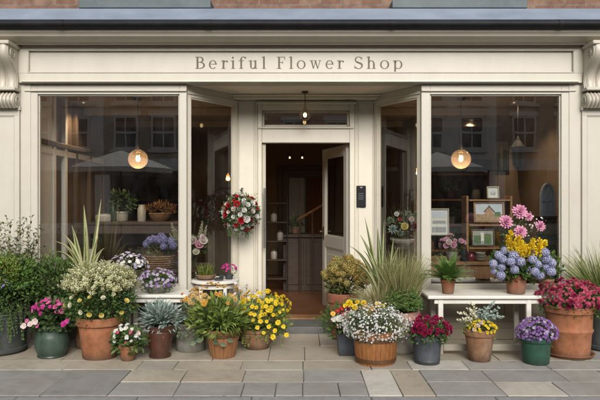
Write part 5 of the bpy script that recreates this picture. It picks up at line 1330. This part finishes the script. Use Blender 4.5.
# stepped shelf, open back
y1 = .62; k = FPX/(y1-CAMY); sx0, sx1 = X(468,y1), X(512,y1)
t = thing('picture_shelf', 'oak stepped shelf of framed pictures on the display table', 'shelf', ((sx0+sx1)/2, y1+.13, ztab)); w = (sx1-sx0)/2
for s_ in (-1,1): mb = MB(); mb.box(s_*w-.014,-.11,0,s_*w+.014,.11,Z(196,y1)-ztab,0,.004); mb.build('side_panel', M_WOOD, t)
for py in (199.5, 224.5, 247.5): mb = MB(); zz = Z(py,y1)-ztab; mb.box(-w+.015,-.13,zz-.02,w-.015,.11,zz,0,.003); mb.build('shelf_board', M_WOODX, t)
ys = y1+.03
picture('framed_picture', 'wood framed picture of a pitched roof house on the upper shelf', 489, 212, 31, 21, ys, M_WOODX, art_house)
picture('framed_picture', 'framed garden picture on the lower shelf behind the dahlias', 483, 237.5, 23, 17, ys, M_WOODD, art_garden)
picture('greeting_card', 'small pale card standing on top of the picture shelf', 493, 192.5, 12, 12, ys, M_WHITE, art_card, 'card')
picture('poster', 'pale printed poster near the left edge of the right window', 439, 222, 20, 27, .72, M_WHITE, art_poster, 'poster', 0.05)
picture('framed_picture', 'dark framed picture hanging on the brown wall right of the globe', 502, 158, 14, 34, 2.55, M_WOODD, art_garden, tilt=0)
p = on_table('flower_pot', 'white pot of pink roses in the right window', 452, 250, 12, 9, .48, ztab, 'flower', T_PALE, .10)
mb = MB(); c, r = p.ell(441, 463, 236, 254); bush(mb, c, r, 80, .04, .022, 0, seed=30); part(mb, 'foliage', [G_DARK], p)
c, r = p.ell(441, 464, 236, 252); flowers(['pinkrose','pinkrose','blushrose'], p.root, 13, c, r, .036, top=.8, face=.6, md=.045)
jar('dark_jar', 'dark glass jar beside the pink roses', X(464,.42), .42, ztab, .045, .15, M_GUTTER, M_WOODD)
jar('burgundy_candle', 'burgundy candle jar between the dark jar and the cream bowls', X(471,.40), .40, ztab, .042, .10, solid('burgundy_glass', (.12,.01,.02), .2, .1, bumps=0), None, 'candle')
t = thing('bowl_stack', 'short stack of cream bowls on the display table', 'bowls', (X(480.5,.40), .40, ztab))
for i in range(3):
    mb = MB(); a = .075-.006*i; z = .032*i; mb.lathe([(.001,z),(a*.5,z),(a*.9,z+.022),(a,z+.038),(a*.94,z+.038),(a*.5,z+.012),(.001,z+.01)], 24); mb.build('bowl', M_WHITE, t, True)
# lantern on the wall
y = 1.25; t = thing('wall_lantern', 'black hexagonal lantern hanging in the right window', 'lantern', (X(518,y), y, Z(155,y))); k = FPX/(y-CAMY); a, b, c_ = 6.5/k, 7/k, 10/k
mb = MB(); mb.lathe([(.001,c_*1.9),(.012,c_*1.85),(a*.4,c_*1.45),(a*1.15,c_*.8),(a*1.1,c_*.72),(a*.9,c_*.72)], 6); mb.lathe([(a*.75,-c_),(a*.7,-c_*1.15),(a*.25,-c_*1.5),(.001,-c_*1.7)], 6); mb.build('cap_and_base', M_DARK, t)
mb = MB()
for i in range(6):
    q_ = 2*PI*i/6; mb.tube([(a*.98*math.cos(q_), a*.98*math.sin(q_), c_*.75), (a*.75*math.cos(q_), a*.75*math.sin(q_), -c_)], .008, 5)
mb.build('bars', M_DARK, t)
mb = MB(); mb.lathe([(a*.72,-c_),(a*.93,c_*.74)], 6); mb.build('pane', glass('smoked_glass', 2.5, (.25,.25,.25)), t)
mb = MB(); mb.tube([(0,0,c_*1.85),(0,0,ZT-Z(155,y)-.003)], .004, 5); mb.build('chain', M_DARK, t)
# arched window ornament
y = .70; k = FPX/(y-CAMY); t = thing('arched_ornament', 'blue grey gothic arched window frame ornament in the right window', 'ornament', (X(547.5,y), y, Z(216,y))); w, h = 7.5/k, 33/k
mb = MB(); ob = solid('blue_grey_chalk_paint', (.26,.32,.38), .8, .2, 12)
def arch(w_, h_, n=8):
    P = [(-w_,0)]; hs = h_*.58
    P += [(-w_ + w_*(i/n)**1.6 if i else -w_, hs + (h_-hs)*math.sin(PI/2*i/n)) for i in range(n+1)]
    return P + [(-x, z) for x, z in P[::-1][1:]]
A, B = arch(w, h), arch(w*.72, h*.88)
B = [(x, z+.03) for x, z in B]; n = len(A)
for yy, sgn in ((-.02, 1), (.02, -1)): mb.faces([(x,yy,z) for x,z in A]+[(x,yy,z) for x,z in B], [(i,(i+1)%n,n+(i+1)%n,n+i) for i in range(n)])
for P in (A, B): mb.faces([(x,-.02,z) for x,z in P]+[(x,.02,z) for x,z in P], [(i,(i+1)%n,n+(i+1)%n,n+i) for i in range(n)])
mb.box(-.008,-.015,.03,.008,.015,h*.88); mb.box(-w*.72,-.013,h*.45,w*.72,.013,h*.48); mb.build('frame', ob, t)
mb = MB(); mb.face([(x,.012,z) for x,z in B]); mb.build('backing', solid('pale_blue_backing', (.30,.36,.42), .6, .15, 8), t)
t = thing('pedestal', 'dark wooden pedestal under the arched ornament', 'pedestal', (X(547.5,y), y+.02, FL)); hh = Z(216,y)-FL
mb = MB(); mb.box(-.12,-.1,hh-.03,.12,.1,hh-.001,0,.005); mb.build('top', M_WOODD, t); mb = MB(); mb.box(-.09,-.08,.0,.09,.08,hh-.031,0,.005); mb.build('body', M_WOODD, t)
p = Pot('leafy_pot_plant', 'dark bushy plant in the right corner of the right window', 549, 262, 275, 14, 11, y=.48, z0=ztab); p.h = .12; p.pot('flower', T_RUST)
mb = MB(); c, r = p.ell(538, 561, 222, 264); bush(mb, c, r, 380, .045, .02, 0, seed=31, shell=.2); stems(mb, (0,0,p.h), c, r, 14, .003, 1); part(mb, 'foliage', [G_DARK, G_TWIG], p)
# succulent and rose arrangement on a stand, right angled window
y = .92; zs = Z(246,y); t = thing('plant_stand', 'slim dark stand under the dried bouquet in the right angled window', 'plant stand', (X(402,y), y, FL))
mb = MB(); mb.lathe([(.001,zs-FL-.03),(.15,zs-FL-.03),(.15,zs-FL),(.001,zs-FL)], 24); mb.build('top', M_WOODD, t)
for i in range(3): a = i*2.1; mb = MB(); mb.tube([(.11*math.cos(a),.11*math.sin(a),zs-FL-.03),(.15*math.cos(a),.15*math.sin(a),0)], .013, 8); mb.build('leg', M_WOODD, t)
p = Pot('bouquet_bowl', 'bowl of green succulents with one yellow and one burgundy rose in the right angled window', 402, 238, 246, 24, 16, 'flower bowl', y=y, z0=zs); p.h = .09; p.pot('bowl', T_PALE)
mb = MB(); c, r = p.ell(387, 418, 212, 240); bush(mb, c, r, 150, .05, .024, 0, seed=32); stems(mb, (0,0,p.h), (0,0,p.lz(210)), (.14,.05,.10), 26, .002, 1, 1.1); part(mb, 'foliage', [G_GREY, G_STEM], p)
for x, y_, kd, s_ in ((391,229,'succulent',.07),(398,233,'greenrosette',.05),(403,226,'yellowrose',.058),(413,226,'burgrose',.055),(410,219,'blushrose',.045),(389,220,'greenrosette',.05),(415,215,'greenrosette',.06),(398,219,'redrose',.035),(407,214,'greenrosette',.05),(395,214,'whiterose',.03)):
    flower(kd, p.root, V(p.lx(x), -.12, p.lz(y_)), V(U(-.3,.3),-1,.4), s_)

# left window: dark display table, basket, vase
yl = .30; zl2 = Z(277, yl)
table('display_table', 'dark wooden display table behind the left window', X(60,yl), X(171,yl), yl, yl+.7, zl2, M_WOODD)
for a_, b_, c_, d_, e_, f_, g_ in (('storage_pot','small clay pot on the dark table at the left of the left window',78,.06,.12,T_TERRA,'pot'),('tall_vase','tall pale vase on the dark table behind the striped leaves',92,.05,.30,T_PALE,'vase'),('storage_pot','squat green pot on the dark table left of the lilac daisies',106,.07,.13,T_EMER,'pot'),('glass_jar','clear glass jar on the dark table right of the lilac daisies',145,.04,.16,M_PGLASS,'jar')): jar(a_, b_, X(c_,.62), .62, zl2, d_, e_, f_, None, g_)
p = Pot('flower_basket', 'wicker basket of violet blue flowers in the left window', 160, 256, 277, 30, 22, 'flower basket', y=.52, z0=zl2)
mb = MB(); n = 30; h = p.h
for j in range(9):
    zz = h*(j+.5)/9; rr = p.rb+(p.rt-p.rb)*zz/h; mb.tube([(  (rr+.006*(1 if (i+j)%2 else -1))*math.cos(2*PI*i/n), (rr+.006*(1 if (i+j)%2 else -1))*math.sin(2*PI*i/n), zz) for i in range(n+1)], h/18, 5)
mb.lathe([(.001,.004),(p.rb,.004)], 20); part(mb, 'basket', M_WICK, p); p.soil(p.rt*.85, h-.02)
mb = MB(); c, r = p.ell(148, 176, 240, 258); bush(mb, c, r, 120, .05, .02, 0, seed=33); stems(mb, (0,0,h-.02), c, r, 30, .003, 1)
for _ in range(40): a = R()*6.28; mb.tube([(p.rt*.7*math.cos(a),p.rt*.7*math.sin(a),h-.02),(p.rt*1.3*math.cos(a),p.rt*1.3*math.sin(a),h+U(.02,.10))], .002, 4, 1)
part(mb, 'foliage', [G_MID, G_TWIG], p)
c, r = p.ell(147, 177, 237, 253); flowers(['violet'], p.root, 16, c, r, .042, top=.9, md=.05)
# table for the white bouquet in the corner
yv = .50; zv = Z(268, yv); table('side_table', 'small dark side table behind the left corner post', X(174,yv), X(204,yv), yv-.17, yv+.17, zv, M_WOODD, apron=.06)
p = Pot('flower_vase', 'clear vase of white and blush flowers with tall white spires at the left corner post', 192, 252, 268, 12, 9, 'flower vase', y=yv, z0=zv)
mb = MB(); rt, rb, h = p.rt, p.rb, p.h; mb.lathe([(.001,.004),(rb,0),(rb*1.05,h*.3),(rt*.8,h*.75),(rt,h),(rt*.93,h),(rt*.74,h*.75),(rb*.95,h*.3),(.001,.012)], 24); o = mb.build('vase', M_PGLASS, p.root, True)
mb = MB(); c, r = p.ell(178, 208, 236, 256); bush(mb, c, r, 140, .05, .022, 0, seed=34); stems(mb, (0,0,.02), c, r, 22, .003, 1); part(mb, 'foliage', [G_MID, G_STEM], p)
for x, y_, kd, s_ in ((195,240,'blushrose',.062),(201,244,'pinkrose',.055),(205,240,'blushrose',.055),(190,238,'cream',.055),(198,251,'cream',.04),(183,250,'whiterose',.035),(190,248,'whiterose',.04),(204,236,'blushrose',.035),(184,241,'cream',.035)): flower(kd, p.root, V(p.lx(x), -.12, p.lz(y_)), V(U(-.3,.3),-1,.5), s_)
for x, y_, x2, y2 in ((172,222,180,246),(176,228,182,248),(203,222,199,246),(170,232,180,250),(207,226,203,244)):
    a, b = V(p.lx(x2),-.05,p.lz(y2)), V(p.lx(x),-.05,p.lz(y_)); flower('whitespire', p.root, a, (b-a).normalized(), (b-a).length, 'flower_spire')
# further back: shelves with stock
def shelving(px, yb, w, label, where, lv, cols, seed):
    t = thing('shelving_unit', label, 'shelf', (X(px,yb), yb, FL)); rr = random.Random(seed)
    for s_ in (-1,1): mb = MB(); mb.box(s_*w-.02,-.15,0,s_*w+.02,.15,lv[-1]+.05,0,.004); mb.build('side_panel', M_WOOD, t)
    for z in lv: mb = MB(); mb.box(-w+.021,-.15,z,w-.021,.15,z+.03,0,.003); mb.build('shelf_board', M_WOODX, t)
    cl = [('clay',T_TERRA), ('stone grey',T_STONE), ('pale',T_PALE), ('green',T_GREEN), ('oxblood',T_OX), ('white',M_WHITE), ('slate blue',T_SLATE)]
    lev = ('lowest','second lowest','third','second highest','highest') if len(lv) == 6 else ('lowest','second lowest','second highest','highest')
    for li, z in enumerate(lv[:-1]):
        for kx in range(cols):
            nm, mt = cl[(li*3+kx*5+seed) % 7]; x = X(px,yb) - w + (2*w)*(kx+.5)/cols + rr.uniform(-.04,.04); h = rr.uniform(.13,.28); r_ = rr.uniform(.05,.095)
            pos = {4: ('left end','left of the middle','right of the middle','right end'), 3: ('left end','middle','right end')}[cols][kx]
            lab = '%s pot on the %s shelf %s, %s' % (nm, lev[li], where, pos)
            if rr.random() < .45:
                q_ = Pot('leafy_pot_plant', lab.replace('pot on','plant on'), 300, 200, 210, 2*r_*FPX/(yb-CAMY), 1.6*r_*FPX/(yb-CAMY), y=yb, z0=FL+z+.03); q_.root.location.x = x; q_.h = h*.6; q_.pot('flower', mt)
                mb = MB(); bush(mb, (0,0,h*.6+.07), (.12,.10,.11), 110, .06, .026, 0, seed=rr.random()*50); part(mb, 'foliage', [rr.choice([G_MID, G_FRESH, G_GREY, G_FERN])], q_)
            else: jar('storage_pot', lab, x, yb, FL+z+.03, r_, h, mt, None, 'pot')
shelving(150, RY-.36, .95, 'tall dark shelving unit against the back wall seen through the left window', 'of the left unit', (.10,.55,1.0,1.45,1.90,2.3), 4, 1)
shelving(452, 4.1, .62, 'tall wooden shelving unit behind the globe in the right window', 'behind the right globe', (.10,.55,1.0,1.45,1.90), 3, 4)
y = 1.7; zz = Z(222,y); table('side_table', 'low wooden table in the middle of the room behind the left window', X(84,y), X(182,y), y, y+.6, zz, M_WOODD)
jar('white_jug', 'tall white jug on the low table behind the left window', X(138,y), y+.2, zz, .06, .24, M_WHITE, None, 'jug')
jar('cream_bowl', 'wide cream bowl on the low table at the left of the left window', X(100,y), y+.2, zz, .13, .11, T_PALE, None, 'bowl')
jar('glass_bottle', 'slim green glass bottle next to the cream bowl in the left window', X(110,y), y+.15, zz, .035, .26, T_GREEN, M_WOODD, 'bottle')
p = Pot('dried_flower_basket', 'wide basket of rust coloured dried flowers further back in the left window', 160, 214, 222, 22, 16, 'flower basket', y=y+.25, z0=zz); p.h = .12; p.pot('bowl', M_WICK)
mb = MB(); c, r = p.ell(145, 176, 203, 216); bush(mb, c, r, 300, .05, .014, 0, seed=35, up=.5); part(mb, 'dried_flowers', [pm('rust_dried_petals', (.16,.07,.02), (.36,.17,.05))], p)
p = Pot('leafy_pot_plant', 'bushy green plant on the low table behind the left window', 122, 212, 222, 14, 11, y=y+.25, z0=zz); p.h = .14; p.pot('flower', T_PALE)
mb = MB(); c, r = p.ell(110, 134, 190, 214); bush(mb, c, r, 200, .07, .03, 0, seed=36); part(mb, 'foliage', [G_DARK], p)
p = Pot('dried_bouquet', 'hanging bunch of dark dried flowers deeper in the left window', 104, 200, 212, 10, 8, 'dried flowers', y=3.0, z0=1.4)
mb = MB(); bush(mb, (0,0,.15), (.16,.14,.4), 420, .06, .02, 0, seed=37); mb.tube([(0,0,.3),(0,0,ZT-1.403)], .004, 5, 1); part(mb, 'dried_flowers', [pm('plum_dried_petals', (.05,.02,.02), (.14,.07,.05)), G_TWIG], p)

# the hall seen through the door
yb = RY-.012
t = thing('glazed_back_door', 'dark wooden door with a tall glass light at the end of the hall', 'door', (X(306,yb), yb, FL)); w, h = .46, 2.05
mb = MB(); mb.box(-w,-.05,0,-w+.12,0,h,0,.004); mb.box(w-.12,-.05,0,w,0,h,0,.004); mb.box(-w+.12,-.05,h-.14,w-.12,0,h,0,.004); mb.box(-w+.12,-.05,0,w-.12,0,.75,0,.004); mb.box(-.02,-.045,.75,.02,-.005,h-.14,0); mb.build('door_leaf', M_WOODD, t)
mb = MB(); mb.box(-w-.09,-.06,0,-w-.002,0,h+.09,0,.004); mb.box(w+.002,-.06,0,w+.09,0,h+.09,0,.004); mb.box(-w-.001,-.06,h+.002,w+.001,0,h+.09,0,.004); mb.build('door_frame', M_WOODD, t)
def curtain(x0, x1, mt):
    mb = MB(); n = 24; vs = []
    for i in range(n+1):
        x = x0+(x1-x0)*i/n; yy = -.028+.010*math.sin(i*1.7); vs += [(x,yy,.76),(x,yy,h-.15)]
    mb.faces(vs, [(2*i,2*i+2,2*i+3,2*i+1) for i in range(n)]); mb.build('curtain', mt, t)
curtain(-w+.125, -.025, solid('bright_pane_tint', (.34,.37,.39), .9, .15, 12, stretch=(3,1,.3))); curtain(.025, w-.125, solid('rust_linen', (.13,.06,.025), .9, .25, 12, stretch=(3,1,.3)))  # pale cloth is added in place of a bright daylit pane
# tall shelf rack, counter and a handrail
t = thing('wire_rack', 'slim dark rack of shelves at the left of the hall', 'rack', (X(277,3.0), 3.0, FL))
for sx in (-.17,.17):
    for sy in (-.12,.12): mb = MB(); mb.tube([(sx,sy,0),(sx,sy,1.55)], .011, 8); mb.build('post', M_DARK, t)
for z in (.2,.5,.8,1.1,1.4): mb = MB(); mb.box(-.16,-.11,z,.16,.11,z+.02,0,.003); mb.build('shelf_board', M_WOODD, t)
for i, z in enumerate((.52,.82,1.12)): jar('storage_jar', ('squat cream jar low on the hall rack','cream jar half way up the hall rack','cream jar high on the hall rack')[i], X(277,3)+(.05 if i%2 else -.05), 3.0, FL+z, .05, .14, M_WHITE if i != 1 else T_PALE, M_WOODD)
t = thing('shop_counter', 'dark wooden shop counter inside the hall', 'counter', (X(318,3.3), 3.3, FL))
mb = MB(); mb.box(-.62,-.3,.86,.55,.3,.91,0,.008); mb.build('counter_top', M_WOODD, t); mb = MB(); mb.box(-.57,-.26,0,.5,.26,.859,0,.005)
for i in range(3): mb.box(-.54+.34*i,-.275,.1,-.54+.34*i+.30,-.261,.78,0,.006)
mb.build('body', M_WOODD, t)
p = on_table('leafy_pot_plant', 'small dark plant on the counter in the hall', 296, 214, 10, 8, 3.2, FL+.91, 'flower', T_RUST, .11)
mb = MB(); bush(mb, (0,0,.19), (.11,.10,.12), 150, .05, .02, 0, seed=38); part(mb, 'foliage', [G_DARK], p)
t = thing('handrail', 'pale sloping stair handrail at the right of the hall', 'handrail', (X(322,2.6), 2.6, 0))
a, b = V(X(299,2.6)-X(322,2.6),.3,Z(219,2.9)), V(X(326,2.6)-X(322,2.6),-.05,Z(203,2.6)); mb = MB(); mb.tube([a,b], .022, 8); mb.build('rail', M_WOOD, t, True)
for q_ in (.04,.5,.96): e = a.lerp(b,q_); mb = MB(); mb.tube([e-V(0,0,.01),V(e.x,e.y,FL)], .014, 8); mb.build('post', M_WOODD, t)
# ================================================================== across the street (mirrored in the glass)
def house(x0, w, h, wall, label, bay=True, shopc=(.55,.56,.56)):
    y = -21; h = h*.8; t = thing('town_house', label, 'house', (x0+w/2, y, -.12)); hw = w/2
    mb = MB(); mb.box(-hw,-5,0,hw,0,h,0); mb.build('wall', wall, t)
    mb = MB(); mb.box(-hw+.02,.001,3.0,hw-.02,.22,3.55,0,.01); mb.box(-hw+.02,.001,0,-hw+.35,.14,2.999,0,.01); mb.box(hw-.35,.001,0,hw-.02,.14,2.999,0,.01); mb.build('shop_fascia', solid('fascia_'+label[:6].replace(' ','_'), shopc, .5), t)
    mb = MB(); mb.box(-hw+.36,.001,.6,hw-.36,.03,2.95,0); mb.build('shop_window', solid('dark_shop_glass', (.02,.022,.025), .1, 0, bumps=0), t)
    for f, zz in enumerate((4.0, 6.1)):
        for s_ in (-1, 0, 1):
            xc = s_*hw*.62; ww, hh = .55, 1.5
            mb = MB(); mb.box(xc-ww-.14,.001,zz-.14,xc+ww+.14,.16,zz-.001,0); mb.box(xc-ww-.12,.001,zz+hh,xc+ww+.12,.10,zz+hh+.22,0)
            for a, b, c, d in ((-ww,0,-ww+.09,hh),(ww-.09,0,ww,hh),(-ww+.09,hh-.09,ww-.09,hh),(-ww+.09,0,ww-.09,.1),(-ww+.09,hh*.48,ww-.09,hh*.54),(-.03,.1,.03,hh*.48),(-.03,hh*.54,.03,hh-.09)): mb.box(xc+a,.002,zz+b,xc+c,.08,zz+d,0)
            f_ = mb.build('window', M_WHITE, t); mb = MB(); mb.face([(xc-ww+.09,.03,zz+.1),(xc+ww-.09,.03,zz+.1),(xc+ww-.09,.03,zz+hh-.09),(xc-ww+.09,.03,zz+hh-.09)][::-1]); mb.build('pane', solid('dark_pane', (.03,.035,.04), .08, 0, bumps=0), f_)
    mb = MB(); mb.prism([(.25,h+.0),(.3,h+.3),(-2.5,h+1.3),(-5.2,h)], -hw, hw); fixn(mb.build('roof', solid('roof_slate', (.07,.075,.085), .7), t))
W_STONE = solid('pale_render', (.78,.75,.69), .85, .1, 2); W_BR1 = brick('street_brick', (.48,.27,.19), (.56,.36,.26), (.6,.55,.48)); W_BR2 = brick('brown_street_brick', (.46,.36,.27), (.54,.44,.34), (.6,.55,.48))
house(-22, 7, 9.5, W_BR1, 'red brick house mirrored at the far left of the window glass'); house(-15, 6, 9.0, W_STONE, 'pale house mirrored left of the left globe', shopc=(.7,.68,.62)); house(-9, 5.5, 9.8, W_BR2, 'brown brick house mirrored right of the left globe', shopc=(.72,.71,.68))
house(-3.5, 6.5, 9.2, W_BR1, 'red brick house mirrored above the door', shopc=(.5,.54,.54)); house(3, 6, 10, W_STONE, 'pale house mirrored around the right globe', shopc=(.66,.66,.66)); house(9, 6.5, 9.3, W_BR2, 'brown brick house mirrored right of the right globe'); house(15.5, 7, 9.6, W_BR1, 'red brick house mirrored at the far right of the window glass')
def parasol(x, y, label):
    t = thing('parasol', label, 'parasol', (x, y, -.12)); mb = MB(); mb.tube([(0,0,0),(0,0,3.3)], .03, 8); mb.lathe([(.001,.0),(.3,0),(.28,.06),(.001,.08)], 16); mb.build('pole', M_DARK, t)
    mb = MB(); mb.lathe([(1.7,2.55),(1.72,2.70),(1.1,2.95),(.5,3.15),(.02,3.3)], 8); mb.build('canopy', solid('parasol_canvas', (.78,.75,.68), .8), t)
parasol(-5.9, -13.2, 'cream parasol mirrored in the left window'); parasol(4.6, -13.6, 'cream parasol mirrored in the right window')
mb = MB(); mb.box(-30,-20.98,-.3,30,-14.6,-.005,0,.01); tag(mb.build('far_pavement', solid('far_paving', (.2,.195,.185), .85, .15, 4)), kind='structure')

# ================================================================== light, sky, camera
w = bpy.data.worlds.new('World'); bpy.context.scene.world = w; w.use_nodes = True; nt = w.node_tree
bg = nt.nodes['Background']; sky = nt.nodes.new('ShaderNodeTexSky'); sky.sky_type = 'NISHITA'; sky.sun_disc = False
S = V(.12, -1.0, .60).normalized()
sky.sun_elevation = math.asin(S.z); sky.sun_rotation = math.atan2(S.x, S.y); sky.dust_density = 4; sky.air_density = 1.0
hs = nt.nodes.new('ShaderNodeHueSaturation'); hs.inputs['Saturation'].default_value = .32
nt.links.new(sky.outputs[0], hs.inputs['Color']); nt.links.new(hs.outputs[0], bg.inputs[0]); bg.inputs[1].default_value = SKY_K
l = bpy.data.lights.new('sun', 'SUN'); l.energy = SUN_K; l.angle = math.radians(32); l.color = (1, .95, .87)
o = bpy.data.objects.new('sun', l); COL.objects.link(o); o.rotation_mode = 'QUATERNION'; o.rotation_quaternion = S.to_track_quat('Z', 'Y'); o.location = S*20
cam = bpy.data.cameras.new('camera'); co = bpy.data.objects.new('camera', cam); COL.objects.link(co)
co.location = (0, CAMY, EYE); co.rotation_euler = (PI/2, 0, 0); cam.sensor_width = 36; cam.lens = 36*FPX/600; cam.clip_end = 400; cam.clip_start = .05
s = bpy.context.scene; s.camera = co
s.view_settings.view_transform = 'Standard'; s.view_settings.look = 'None'; s.view_settings.exposure = 0
s.render.engine = 'CYCLES'
try:
    s.cycles.use_denoising = True; s.cycles.max_bounces = 10; s.cycles.transparent_max_bounces = 16; s.cycles.sample_clamp_indirect = 6; s.cycles.caustics_reflective = False; s.cycles.caustics_refractive = False
except Exception: pass
